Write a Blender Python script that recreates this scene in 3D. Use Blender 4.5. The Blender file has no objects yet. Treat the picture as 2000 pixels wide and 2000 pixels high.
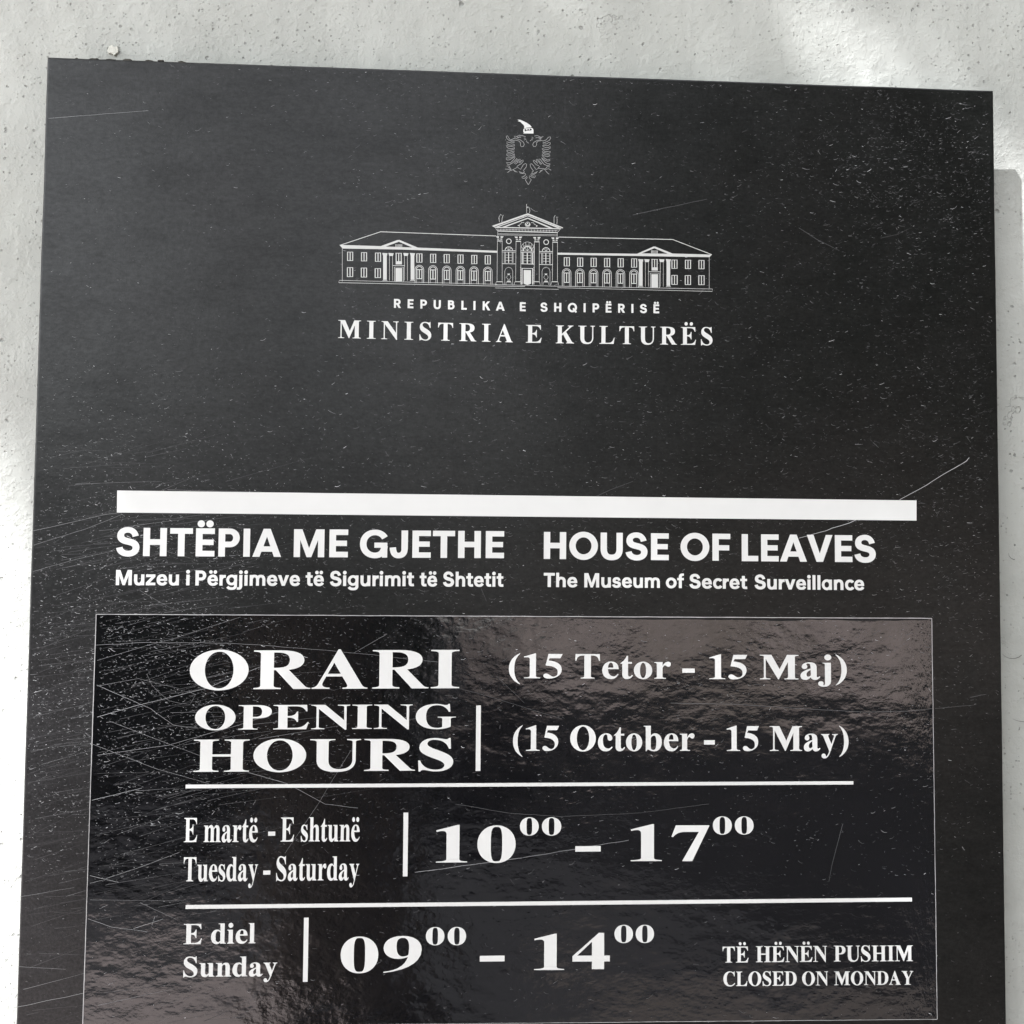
import bpy, bmesh, math, random
from mathutils import Vector, Matrix, noise
from mathutils.geometry import tessellate_polygon

scene = bpy.context.scene
COL = scene.collection
random.seed(11)

# ------------------------------------------------------------------ camera
# The sign's own frame: x right and v down in millimetres on its face, d into the wall.
TOP = 1.85                                   # height of the sign's top edge above the pavement (m)
def W(x, v, d=0.0):
    return Vector((x*.001, d*.001, TOP - v*.001))
RIGHT = (0.99824926, -0.00820469, -0.05857551)
DOWN = (0.01128124, 0.99856314, 0.05238700)
FWD = (0.05806153, -0.05295609, 0.99690747)
def dirw(a): return Vector((a[0], a[2], -a[1]))
cam_data = bpy.data.cameras.new('camera')
cam = bpy.data.objects.new('camera', cam_data); COL.objects.link(cam)
r_, u_, b_ = dirw(RIGHT), -dirw(DOWN), -dirw(FWD)
cam.matrix_world = Matrix(((r_.x, u_.x, b_.x, 0), (r_.y, u_.y, b_.y, 0), (r_.z, u_.z, b_.z, 0), (0, 0, 0, 1)))
cam.location = W(-48.3389, 312.3073, -655.4626)
cam_data.sensor_width = 36.0
cam_data.lens = 36.0*2074/2000
cam_data.clip_start = .01
cam_data.clip_end = 400
scene.camera = cam

# ------------------------------------------------------------------ sky, sun, exposure
SUN = Vector((-31.0, -22.0, 52.0)).normalized()          # towards the sun
world = bpy.data.worlds.new('World'); scene.world = world; world.use_nodes = True
wn = world.node_tree; bg = wn.nodes['Background']
sky = wn.nodes.new('ShaderNodeTexSky'); sky.sky_type = 'NISHITA'; sky.sun_disc = False
sky.sun_elevation = math.asin(SUN.z); sky.sun_rotation = math.atan2(SUN.x, SUN.y)
hs = wn.nodes.new('ShaderNodeHueSaturation'); hs.inputs['Saturation'].default_value = .16   # thin high cloud: a pale sky
hs.inputs['Value'].default_value = 1.0
wn.links.new(sky.outputs[0], hs.inputs['Color']); wn.links.new(hs.outputs[0], bg.inputs[0]); bg.inputs[1].default_value = .14
sl = bpy.data.lights.new('sun', 'SUN'); sl.energy = 4.2; sl.angle = math.radians(.53); sl.color = (.97, .965, 1.0)
so = bpy.data.objects.new('sun', sl); COL.objects.link(so)
so.rotation_euler = SUN.to_track_quat('Z', 'Y').to_euler(); so.location = SUN*8
scene.view_settings.view_transform = 'Standard'; scene.view_settings.look = 'None'
scene.view_settings.exposure = 2.14; scene.view_settings.gamma = 1.0

# ------------------------------------------------------------------ helpers
def tag(o, label=None, cat=None, kind=None, group=None):
    for k, v in (('label', label), ('category', cat), ('kind', kind), ('group', group)):
        if v: o[k] = v
    return o
def empty(name, loc=(0, 0, 0)):
    o = bpy.data.objects.new(name, None); COL.objects.link(o); o.location = loc; return o
class MB:
    """collects faces in world coordinates; build() links them as one mesh object"""
    def __init__(s): s.v = []; s.f = []; s.c = []
    def quad(s, a, b, c, d): 
        n = len(s.v); s.v += [a, b, c, d]; s.f.append((n, n+1, n+2, n+3))
    def box(s, p0, p1):
        x0, y0, z0 = p0; x1, y1, z1 = p1; n = len(s.v)
        s.v += [Vector(q) for q in ((x0,y0,z0),(x1,y0,z0),(x1,y1,z0),(x0,y1,z0),(x0,y0,z1),(x1,y0,z1),(x1,y1,z1),(x0,y1,z1))]
        s.f += [tuple(n+i for i in q) for q in ((0,1,5,4),(1,2,6,5),(2,3,7,6),(3,0,4,7),(4,5,6,7),(3,2,1,0))]
    def prism(s, loops, front, back):
        """loops of (x, v) mm on the sign; first outer, others holes; front/back are depths in mm"""
        flat = [q for l in loops for q in l]
        if len(flat) < 3: return
        tris = tessellate_polygon([[Vector((q[0], q[1], 0)) for q in l] for l in loops])
        n = len(s.v); m = len(flat)
        s.v += [W(q[0], q[1], front) for q in flat] + [W(q[0], q[1], back) for q in flat]
        for t in tris:
            a, b, c = (flat[i] for i in t)
            if (b[0]-a[0])*(c[1]-a[1]) - (b[1]-a[1])*(c[0]-a[0]) > 0: t = (t[0], t[2], t[1])
            s.f.append((n+t[0], n+t[1], n+t[2]))
        k = n
        for l in loops:
            for i in range(len(l)):
                j = (i+1) % len(l)
                s.f.append((k+i, k+j, k+j+m, k+i+m))
            k += len(l)
    def ribbon(s, pts, w0, w1, depth, strength=None):
        """flat tapered stroke along pts (mm)"""
        n0 = len(s.v); k = len(pts)
        for i, (x, y) in enumerate(pts):
            a = pts[max(i-1, 0)]; b = pts[min(i+1, k-1)]
            dx, dy = b[0]-a[0], b[1]-a[1]; L = math.hypot(dx, dy) or 1
            t = i/max(k-1, 1); wd = (w0 + (w1-w0)*t)/2
            s.v += [W(x-dy/L*wd, y+dx/L*wd, depth), W(x+dy/L*wd, y-dx/L*wd, depth)]
            if strength is not None: s.c += [strength, strength]
        for i in range(k-1):
            a = n0+2*i; s.f.append((a, a+1, a+3, a+2))
    def build(s, name, mat, parent=None, smooth=False):
        me = bpy.data.meshes.new(name); me.from_pydata([tuple(v) for v in s.v], [], s.f); me.update()
        me.materials.append(mat)
        if s.c and len(s.c) == len(s.v):
            at = me.color_attributes.new('wear', 'FLOAT_COLOR', 'POINT')
            for i, c in enumerate(s.c): at.data[i].color = (c, c, c, 1)
        if smooth:
            for p in me.polygons: p.use_smooth = True
        o = bpy.data.objects.new(name, me); COL.objects.link(o)
        if parent:
            o.parent = parent
            o.matrix_parent_inverse = world_of(parent).inverted()
        return o
def world_of(o):
    m = Matrix.Translation(o.location) @ o.rotation_euler.to_matrix().to_4x4()
    if o.parent: m = world_of(o.parent) @ o.matrix_parent_inverse @ m
    return m

# ------------------------------------------------------------------ materials
class Mat:
    def __init__(s, name, color=(.5, .5, .5), rough=.5, ior=1.5):
        s.m = bpy.data.materials.new(name); s.m.use_nodes = True; s.t = s.m.node_tree
        s.b = s.t.nodes['Principled BSDF']; s.b.inputs['Base Color'].default_value = (*color, 1)
        s.b.inputs['Roughness'].default_value = rough; s.b.inputs['IOR'].default_value = ior
        s.co = s.t.nodes.new('ShaderNodeTexCoord').outputs['Object']
    def n(s, typ, **kw):
        nd = s.t.nodes.new(typ)
        for k, v in kw.items():
            if k in nd.inputs: nd.inputs[k].default_value = v
            else: setattr(nd, k, v)
        return nd
    def l(s, a, b): s.t.links.new(a, b)
    def scaled(s, sx, sy, sz, rot=(0, 0, 0)):
        mp = s.n('ShaderNodeMapping'); s.l(s.co, mp.inputs[0]); mp.inputs['Scale'].default_value = (sx, sy, sz)
        mp.inputs['Rotation'].default_value = rot; return mp.outputs[0]
    def noise(s, scale, detail=3, rough=.5, vec=None, dist=0):
        nd = s.n('ShaderNodeTexNoise', Scale=scale, Detail=detail, Roughness=rough, Distortion=dist)
        s.l(vec or s.co, nd.inputs['Vector']); return nd.outputs[0]
    def ramp(s, x, stops):
        nd = s.n('ShaderNodeValToRGB'); s.l(x, nd.inputs[0]); cr = nd.color_ramp
        while len(cr.elements) < len(stops): cr.elements.new(.5)
        for e, (p, c) in zip(cr.elements, stops):
            e.position = p; e.color = (c, c, c, 1) if isinstance(c, (int, float)) else (*c, 1)
        return nd.outputs[0]
    def math(s, op, a, b=None, c=None):
        nd = s.n('ShaderNodeMath', operation=op)
        for i, x in enumerate((a, b, c)):
            if x is None: continue
            if isinstance(x, (int, float)): nd.inputs[i].default_value = x
            else: s.l(x, nd.inputs[i])
        return nd.outputs[0]
    def mix(s, f, a, b, mode='MIX'):
        nd = s.n('ShaderNodeMix', data_type='RGBA', blend_type=mode)
        for i, x in ((0, f), (6, a), (7, b)):
            if isinstance(x, (int, float)): nd.inputs[i].default_value = x
            elif isinstance(x, tuple): nd.inputs[i].default_value = (*x, 1)
            else: s.l(x, nd.inputs[i])
        return nd.outputs[2]
    def bump(s, h, strength, dist, prev=None):
        nd = s.n('ShaderNodeBump', Strength=strength, Distance=dist); s.l(h, nd.inputs['Height'])
        if prev: s.l(prev, nd.inputs['Normal'])
        return nd.outputs[0]
    def out(s, color=None, rough=None, normal=None):
        if color is not None: s.l(color, s.b.inputs['Base Color'])
        if rough is not None: s.l(rough, s.b.inputs['Roughness'])
        if normal is not None: s.l(normal, s.b.inputs['Normal'])
        return s.m

def wall_material():
    m = Mat('painted_plaster', rough=.75)
    broad = m.noise(3.2, 4, .55); fine = m.noise(38, 4, .6)
    base = m.mix(m.ramp(broad, [(.3, 0), (.7, 1)]), (.450, .464, .428), (.505, .517, .484))
    grime = m.ramp(m.noise(14, 6, .7), [(.50, 0), (.75, 1)])
    base = m.mix(m.math('MULTIPLY', grime, .42), base, (.31, .315, .29))
    streak = m.ramp(m.noise(1.0, 4, .6, m.scaled(95, 20, 9)), [(.48, 0), (.72, 1)])
    base = m.mix(m.math('MULTIPLY', streak, .20), base, (.34, .345, .325))
    # pinholes of three sizes, gathered in patches
    hgt = None; dark = None
    for sc, r, dens, k in ((95, .19, .44, .9), (170, .27, .46, .8), (290, .34, .46, .7), (480, .40, .42, .5)):
        vo = m.n('ShaderNodeTexVoronoi', Scale=sc, Randomness=1.0)
        wob = m.n('ShaderNodeTexNoise', Scale=sc*2.6, Detail=2.0); m.l(m.co, wob.inputs['Vector'])
        mv = m.n('ShaderNodeMix', data_type='VECTOR'); mv.inputs[0].default_value = .0035*110/sc
        m.l(m.co, mv.inputs[4]); m.l(wob.outputs['Color'], mv.inputs[5]); m.l(mv.outputs[1], vo.inputs['Vector'])
        sep = m.n('ShaderNodeSeparateColor'); m.l(vo.outputs['Color'], sep.inputs[0])
        rad = m.math('MULTIPLY', m.math('POWER', sep.outputs[0], 3.2), r)
        msk = m.ramp(m.noise(7.5 + sc*.02, 3, .6), [(dens-.08, 0), (dens+.10, 1)])
        rad = m.math('MULTIPLY', rad, msk)
        pit = m.math('SUBTRACT', rad, vo.outputs['Distance'])
        pit = m.ramp(m.math('MULTIPLY', pit, 7), [(0, 0), (.6, 1)])
        pit = m.math('MULTIPLY', pit, k)
        dark = pit if dark is None else m.math('MAXIMUM', dark, pit)
    base = m.mix(m.math('MULTIPLY', dark, .54), base, (.085, .085, .078))
    # hairline cracks
    cr = m.n('ShaderNodeTexVoronoi', feature='DISTANCE_TO_EDGE', Scale=9.0)
    cw = m.n('ShaderNodeTexNoise', Scale=16.0, Detail=5.0, Roughness=.7); m.l(m.co, cw.inputs['Vector'])
    mv = m.n('ShaderNodeMix', data_type='VECTOR'); mv.inputs[0].default_value = .12
    m.l(m.co, mv.inputs[4]); m.l(cw.outputs['Color'], mv.inputs[5]); m.l(mv.outputs[1], cr.inputs['Vector'])
    crack = m.ramp(cr.outputs['Distance'], [(0, 1), (.006, 0)])
    crack = m.math('MULTIPLY', crack, m.ramp(m.noise(5.2, 3, .5), [(.56, 0), (.66, 1)]))
    base = m.mix(m.math('MULTIPLY', crack, .6), base, (.16, .16, .15))
    grains = m.ramp(m.noise(210, 3, .65), [(.45, 0), (.8, 1)])
    lumps = m.noise(95, 3, .6)
    nm = m.bump(m.noise(16, 3, .5), .55, .006)
    nm = m.bump(lumps, .24, .0013, nm)
    nm = m.bump(grains, .42, .0008, nm)
    nm = m.bump(m.math('SUBTRACT', 1.0, m.math('MAXIMUM', dark, crack)), .8, .0010, nm)
    m.b.inputs['Specular IOR Level'].default_value = .25
    return m.out(base, None, nm)

def panel_material():
    m = Mat('black_satin_film', rough=.36, ior=1.41)
    a = m.noise(60, 5, .65, m.scaled(1, 1, 2.2)); b = m.noise(9, 4, .6); c = m.noise(420, 2, .6)
    base = m.mix(m.ramp(a, [(.35, 0), (.75, 1)]), (.0030, .0034, .0031), (.0060, .0065, .0060))
    base = m.mix(m.math('MULTIPLY', m.ramp(b, [(.45, 0), (.7, 1)]), .5), base, (.0072, .0066, .0062))
    # dust haze at the lower left, its colour lightened for the sun patch there
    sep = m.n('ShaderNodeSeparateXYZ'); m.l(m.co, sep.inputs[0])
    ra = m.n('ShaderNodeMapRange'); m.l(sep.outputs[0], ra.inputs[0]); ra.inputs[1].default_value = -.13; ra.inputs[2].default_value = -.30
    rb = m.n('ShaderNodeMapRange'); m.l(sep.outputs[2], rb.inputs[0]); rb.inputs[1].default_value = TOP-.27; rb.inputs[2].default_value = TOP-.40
    sunlit_dust = m.math('MULTIPLY', m.math('MULTIPLY', ra.outputs[0], rb.outputs[0]), m.ramp(m.noise(1.0, 5, .65, m.scaled(14, 1, 60)), [(.30, .35), (.7, 1)]))
    base = m.mix(sunlit_dust, base, (.021, .0205, .0215))
    speck = m.ramp(m.noise(620, 3, .7), [(.40, .70), (.72, 1.9)])
    base = m.mix(1.0, base, speck, 'MULTIPLY')
    grain = m.ramp(m.noise(1.0, 5, .75, m.scaled(210, 1, 420)), [(.36, .42), (.66, .60)])
    blot = m.ramp(m.noise(1.0, 6, .72, m.scaled(17, 1, 44, (0, .18, 0))), [(.46, 1.0), (.68, .80)])
    m.l(m.math('MULTIPLY', grain, blot), m.b.inputs['Specular IOR Level'])
    rg = m.ramp(m.noise(33, 6, .7), [(.38, .29), (.70, .36)])
    nm = m.bump(m.noise(22, 3, .5), .12, .002); nm = m.bump(c, .30, .00025, nm)
    return m.out(base, rg, nm)

def sticker_material():
    m = Mat('black_gloss_vinyl', color=(.0035, .0035, .0045), rough=.07, ior=1.72)
    # the vinyl lies in small ripples over the sheet below
    flat = m.noise(1.0, 4, .55, m.scaled(135, 1, 200))
    calm = m.ramp(m.noise(1.0, 3, .5, m.scaled(16, 1, 24)), [(.40, .15), (.62, 1)])   # rippled in patches only
    mid = m.noise(1.0, 3, .5, m.scaled(58, 1, 84)); big = m.noise(1.0, 2, .5, m.scaled(7, 1, 10))
    edge = m.noise(1.0, 4, .6, m.scaled(230, 1, 70))
    sep = m.n('ShaderNodeSeparateXYZ'); m.l(m.co, sep.inputs[0])
    near = m.n('ShaderNodeMapRange'); m.l(sep.outputs[0], near.inputs[0])
    near.inputs[1].default_value = .225; near.inputs[2].default_value = .262
    nm = m.bump(big, .30, .006); nm = m.bump(mid, .22, .0014, nm); nm = m.bump(m.math('MULTIPLY', flat, calm), .26, .00085, nm)
    nm = m.bump(m.math('MULTIPLY', edge, near.outputs[0]), .7, .0012, nm)
    rg = m.ramp(m.noise(48, 5, .7), [(.30, .05), (.75, .15)])
    return m.out(None, rg, nm)

def white_material(name, col):
    m = Mat(name, rough=.42)
    n = m.noise(55, 5, .6)
    base = m.mix(m.math('MULTIPLY', m.ramp(n, [(.45, 0), (.8, 1)]), .35), col, tuple(c*.90 for c in col))
    nm = m.bump(m.noise(500, 2, .5), .08, .0001)
    return m.out(base, None, nm)

def wear_material():
    m = Mat('scuffed_edge', rough=.48)
    at = m.n('ShaderNodeAttribute', attribute_name='wear')
    base = m.mix(at.outputs['Fac'], (.018, .018, .019), (.62, .63, .64))
    return m.out(base)

def plain(name, a, b, scale, rough=.8, bump=0, bd=.01):
    m = Mat(name, rough=rough)
    base = m.mix(m.ramp(m.noise(scale, 5, .6), [(.3, 0), (.7, 1)]), a, b)
    nm = m.bump(m.noise(scale*2, 4, .6), bump, bd) if bump else None
    return m.out(base, None, nm)

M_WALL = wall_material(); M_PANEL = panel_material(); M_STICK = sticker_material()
M_WHITE = white_material('white_cut_vinyl', (.70, .71, .69)); M_PRINT = white_material('white_print', (.58, .59, .57))
M_WEAR = wear_material()
M_LINE = white_material('pale_fine_print', (.34, .345, .34))
M_EDGE = plain('sticker_cut_edge', (.30, .30, .30), (.55, .55, .55), 90, .5)
M_CHIP = plain('bare_white_plaster', (.62, .62, .55), (.74, .73, .66), 300, .9, .6, .0006)
M_HOLE = plain('dark_gap', (.03, .028, .024), (.07, .065, .055), 300, .95)
M_GAP = plain('black_gap_shade', (.002, .002, .002), (.006, .006, .006), 90, .95)
M_CRACK = plain('crack_dirt', (.10, .10, .09), (.16, .16, .15), 200, .95)
M_STEEL = plain('dull_steel', (.35, .35, .35), (.42, .42, .42), 60, .4)
M_LEAF = plain('green_leaf', (.035, .075, .018), (.075, .13, .035), 3, .5)
M_BARK = plain('grey_bark', (.07, .06, .05), (.14, .12, .10), 14, .9, .7, .02)

# ------------------------------------------------------------------ the setting
T = 22.0                                                # the sign stands this far proud of the wall (mm)
def build_wall():
    mb = MB(); nx, nz = 150, 150
    x0, x1, z0, z1 = -700, 700, -420, 900                # fine part round the sign
    idx = {}
    for j in range(nz+1):
        for i in range(nx+1):
            x = x0+(x1-x0)*i/nx; v = z0+(z1-z0)*j/nz
            f = min(i, nx-i, j, nz-j)/12.0; f = min(f, 1)
            p = Vector((x*.001, 0, v*.001))
            d = T + f*(1.1*noise.noise(p*7) + .45*noise.noise(p*27))
            mb.v.append(W(x, v, d))
    for j in range(nz):
        for i in range(nx):
            a = j*(nx+1)+i; mb.f.append((a+nx+1, a+nx+2, a+1, a))
    # the rest of the wall around it, with its own thickness
    zb = TOP*1000+50; o = len(mb.v)
    def fr(xa, xb, va, vb):
        mb.quad(W(xa, vb, T), W(xb, vb, T), W(xb, va, T), W(xa, va, T))
    fr(-5200, x0, -2600, zb); fr(x1, 1200, -2600, zb); fr(x0, x1, -2600, z0); fr(x0, x1, z1, zb)
    mb.quad(W(1200, zb, T), W(1200, zb, T+350), W(1200, -2600, T+350), W(1200, -2600, T))
    mb.quad(W(-5200, -2600, T), W(1200, -2600, T), W(1200, -2600, T+350), W(-5200, -2600, T+350))
    mb.quad(W(-5200, zb, T+350), W(-5200, zb, T), W(-5200, -2600, T), W(-5200, -2600, T+350))
    mb.quad(W(1200, zb, T+350), W(-5200, zb, T+350), W(-5200, -2600, T+350), W(1200, -2600, T+350))
    w = mb.build('wall', M_WALL, None, True)
    tag(w, 'pale grey painted plaster wall with small pits, standing behind the black sign', 'wall', 'structure')
    return w
wall = build_wall()

g = MB(); g.box((-60, -60, -.3), (60, 60, 0)); 
M_GROUND = plain('asphalt', (.020, .020, .022), (.036, .036, .037), 30, .9, .4, .004)  # dark tone stands in for shaded ground in the sticker's reflection
M_PAVE = plain('worn_pavement', (.28, .235, .215), (.38, .32, .305), 1.6, .85, .4, .01)
M_SOIL = plain('dry_soil', (.09, .075, .065), (.14, .12, .105), 9, .95, .8, .02)
tag(g.build('ground', M_GROUND), kind='structure', label='unseen asphalt yard in front of the wall, toned dark for what the sticker mirrors')
mb = MB(); mb.box((-7, -3.25, 0), (-.50, -.02, .10)); tag(mb.build('pavement', M_PAVE), kind='structure', label='pale pinkish pavement left of the sign, unseen and shaped for what the sticker mirrors')  # unseen; laid only where the sticker should mirror pale ground
mb = MB(); mb.box((.35, -3.1, 0), (1.9, -.5, .06)); tag(mb.build('added_soil_bed', M_SOIL), kind='structure', label='bare soil bed in front of the sign, added unseen for the sticker to mirror')  # added out of view to give the sticker a dim brown reflection

WORDS = [(0,'REPUBLIKA','sans',-84.7,-15.82,151.27,151.58,5.61,1),(0,'E','sans',-6.32,-2.66,151.56,151.61,5.64,0),(0,'SHQIPËRISË','sans',6.63,81.74,151.6,150.98,5.66,1),(1,'MINISTRIA','roman',-118.81,-10.56,170.88,171.39,11.19,2),(1,'E','roman',-2.38,7.44,171.44,171.34,11.19,0),(1,'KULTURËS','roman',16.44,115.77,171.41,170.53,11.26,2),(2,'SHTËPIA','sans',-249.79,-151.06,306.76,306.54,17.1,0),(2,'ME','sans',-143.46,-110.63,306.54,306.44,17.04,0),(2,'GJETHE','sans',-103.37,-14.9,306.44,306.1,16.7,0),(3,'Muzeu','sans',-249.43,-211.96,324.4,324.25,9.15,0),(3,'i','sans',-207.78,-205.46,324.22,324.2,9.11,0),(3,'Përgjimeve','sans',-202.13,-139.3,324.27,324.07,9.08,0),(3,'të','sans',-135.96,-124.84,324.04,323.99,9.05,0),(3,'Sigurimit','sans',-121.27,-69.99,324.0,323.78,9.07,0),(3,'të','sans',-66.57,-55.82,323.82,323.81,9.1,0),(3,'Shtetit','sans',-52.27,-15.07,323.81,323.7,9.0,0),(4,'HOUSE','sans',9.75,87.9,306.33,306.48,16.73,0),(4,'OF','sans',95.32,126.81,306.44,306.52,16.88,0),(4,'LEAVES','sans',134.05,219.8,306.65,306.66,16.92,0),(5,'The','sans',9.87,30.77,323.65,323.69,8.73,0),(5,'Museum','sans',35.04,82.31,323.72,323.73,8.82,0),(5,'of','sans',86.1,97.44,323.74,323.75,8.85,0),(5,'Secret','sans',100.93,137.5,323.83,324.01,8.87,0),(5,'Surveillance','sans',142.15,212.18,324.04,324.26,8.97,0),(6,'ORARI','roman',-204.18,-41.7,386.86,385.8,23.33,0),(7,'OPENING','roman',-200.36,-43.5,410.91,410.2,14.6,0),(8,'HOURS','roman',-200.55,-44.78,435.96,435.55,19.15,0),(9,'(15','roman',-11.31,21.82,379.63,379.69,14.9,0),(9,'Tetor','roman',29.68,89.18,379.73,379.79,14.97,0),(9,'-','roman',96.43,104.2,379.84,379.89,15.03,0),(9,'15','roman',113.3,137.3,379.93,379.94,15.0,0),(9,'Maj)','roman',145.23,200.46,379.96,380.0,15.13,0),(10,'(15','roman',-8.43,19.83,423.76,423.8,15.17,0),(10,'October','roman',26.78,103.97,423.85,423.98,15.26,0),(10,'-','roman',109.96,116.73,423.99,424.01,15.25,0),(10,'15','roman',124.18,144.43,424.05,424.09,15.22,0),(10,'May)','roman',151.27,201.18,424.1,424.19,15.21,0),(11,'E','roman',-205.21,-197.42,477.51,477.51,14.27,0),(11,'martë','roman',-193.64,-161.67,477.56,477.68,14.3,0),(11,'-','roman',-155.43,-151.26,477.69,477.69,14.27,0),(11,'E','roman',-147.97,-140.07,477.59,477.58,14.29,0),(11,'shtunë','roman',-135.98,-100.78,477.55,477.72,14.32,0),(12,'Tuesday','roman',-204.98,-161.04,500.6,500.62,14.18,0),(12,'-','roman',-157.91,-153.69,500.65,500.69,14.16,0),(12,'Saturday','roman',-150.23,-100.72,500.66,500.75,14.13,0),(13,'1','fat',-54.64,-35.72,490.72,490.71,22.05,0),(13,'0','fat',-29.6,-6.32,490.73,490.79,21.8,0),(13,'0','fat',-3.73,7.74,474.74,474.75,10.66,0),(13,'0','fat',9.68,21.55,474.82,474.83,10.68,0),(13,'-','rule',30.25,45.87,484.82,484.81,3.27,0),(14,'1','fat',64.39,83.59,490.78,490.86,21.92,0),(14,'7','fat',89.59,113.12,490.97,491.09,21.66,0),(14,'0','fat',115.41,127.25,474.9,474.94,10.78,0),(14,'0','fat',129.14,140.87,474.95,474.99,10.78,0),(15,'E','roman',-203.97,-193.25,537.4,537.41,11.8,0),(15,'diel','roman',-187.92,-161.67,537.33,537.34,11.82,0),(16,'Sunday','roman',-203.78,-148.52,556.42,556.7,11.55,0),(17,'0','fat',-111.0,-88.52,555.23,555.42,20.99,0),(17,'9','fat',-85.37,-62.51,555.46,555.65,21.04,0),(17,'0','fat',-60.12,-48.93,539.6,539.67,10.49,0),(17,'0','fat',-46.99,-35.86,539.73,539.8,10.5,0),(17,'-','rule',-27.46,-12.46,549.86,549.87,3.4,0),(18,'1','fat',5.49,23.79,555.27,555.43,21.21,0),(18,'4','fat',28.88,51.72,555.13,555.31,21.25,0),(18,'0','fat',54.53,65.89,539.64,539.75,10.54,0),(18,'0','fat',67.59,78.86,539.77,539.84,10.56,0),(19,'TË','roman',121.28,137.38,552.38,552.46,9.54,0),(19,'HËNËN','roman',142.04,186.47,552.4,552.67,9.51,0),(19,'PUSHIM','roman',190.81,240.75,552.61,553.01,9.49,0),(20,'CLOSED','roman',121.78,167.34,566.44,566.78,8.54,0),(20,'ON','roman',170.8,187.07,566.77,566.88,8.32,0),(20,'MONDAY','roman',190.89,240.87,566.87,567.28,8.22,0)]
SHAPES = {'heading_bar': [(-250.11,267.14),(246.53,267.25),(246.37,280.04),(-249.96,280.51)],'rule_1': [(-204.91,443.55),(204.01,442.87),(203.99,444.88),(-204.98,445.73)],'rule_2': [(-203.2,514.5),(240.5,514.44),(240.54,516.76),(-203.27,516.78)],'v1': [(-31.1,396.36),(-28.28,396.23),(-28.21,435.87),(-31.08,435.93)],'v2': [(-74.54,460.76),(-71.7,460.78),(-71.65,498.81),(-74.46,498.85)],'v3': [(-133.17,522.68),(-130.4,522.65),(-130.35,560.31),(-133.17,560.33)],'sticker': [(-260.46,341.99),(255.44,341.6),(255.63,588.48),(-261.43,584.72)]}
SCRATCHES = [[(-297.78,38.09),(-237.61,31.22)],[(64.87,88.48),(85.81,83.28),(112.45,76.89)],[(281.29,239.44),(279.11,241.87),(271.81,246.25),(263.4,250.87),(253.81,257.16),(244.93,261.93),(235.57,266.92)],[(207.65,279.98),(202.95,282.13),(191.44,285.54),(188.43,287.03),(170.59,291.88)],[(42.76,267.0),(53.66,261.9),(65.24,257.43)],[(-259.94,360.48),(-230.41,358.8),(-196.41,358.69),(-162.16,360.0),(-121.87,363.22),(-91.14,365.96),(-73.99,368.15),(-54.3,369.95)],[(-258.87,384.29),(-226.84,398.33),(-219.97,403.45),(-213.07,408.1),(-206.28,409.32),(-198.75,409.63)],[(-229.49,377.84),(-226.36,384.27),(-222.0,388.85),(-215.97,393.64),(-209.14,395.35),(-203.63,395.75),(-201.88,392.8),(-200.43,389.74)],[(-251.14,405.59),(-219.6,417.94),(-196.53,426.5)],[(-259.95,419.58),(-222.57,434.08),(-191.05,443.11)],[(-259.84,452.56),(-230.69,445.45)],[(-168.34,436.24),(-145.01,443.03),(-121.81,455.33),(-101.98,457.87)],[(-106.82,423.21),(-118.65,442.81),(-126.1,455.62),(-145.13,484.41)],[(-87.09,353.57),(-105.97,364.46)],[(-41.7,385.89),(-18.65,392.18),(6.59,400.01),(21.36,404.34)],[(-18.78,378.53),(-1.64,394.78)],[(89.18,394.71),(133.44,395.58),(174.8,398.34),(211.98,400.19),(239.81,399.67),(255.13,398.07)],[(256.78,398.07),(283.58,395.5)],[(197.16,468.83),(190.08,494.02),(188.0,504.29)],[(-43.18,455.7),(-11.22,461.3),(20.85,463.53),(70.57,461.72),(113.14,456.42)],[(-67.09,496.48),(-3.62,488.5),(63.13,478.13)],[(-301.43,573.03),(-261.37,565.1)],[(-301.02,549.22),(-272.21,551.15)],[(-300.45,508.94),(-268.68,503.72)],[(-259.53,501.26),(-252.18,499.53)],[(-250.36,498.64),(-228.71,491.32),(-207.27,483.35)],[(-259.66,496.68),(-242.86,500.81)],[(-259.25,510.95),(-204.16,512.09)],[(-260.19,521.74),(-247.1,526.78),(-225.37,529.98)],[(-233.46,527.91),(-216.27,522.51)],[(-230.15,512.76),(-208.49,522.9)],[(-221.05,521.08),(-222.71,526.15)],[(225.62,391.73),(227.93,390.45)],[(279.67,391.03),(289.98,389.1)],[(-230.69,298.63),(-218.35,304.1),(-205.43,307.71)],[(-235.11,327.44),(-217.52,337.52),(-211.38,339.64)],[(230.46,65.11),(236.53,64.6)],[(-299.05,292.19),(-257.01,281.83),(-243.38,279.81)],[(-298.48,300.82),(-267.39,290.31),(-246.38,281.4)],[(-298.59,316.52),(-272.9,308.91),(-250.34,303.46)],[(-259.08,369.66),(-229.1,360.36),(-217.03,357.24),(-174.6,343.14)],[(-258.65,384.93),(-234.63,380.3),(-210.23,386.38)],[(-258.13,403.21),(-237.21,397.11),(-195.03,386.36),(-152.58,369.33)],[(-257.48,425.99),(-215.47,419.98),(-173.22,407.8),(-145.86,398.59)],[(-28.72,325.06),(-25.5,332.58)],[(171.65,93.8),(184.92,101.74),(198.2,108.03)],[(225.06,99.01),(235.16,96.41),(243.62,92.51)]]
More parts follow.
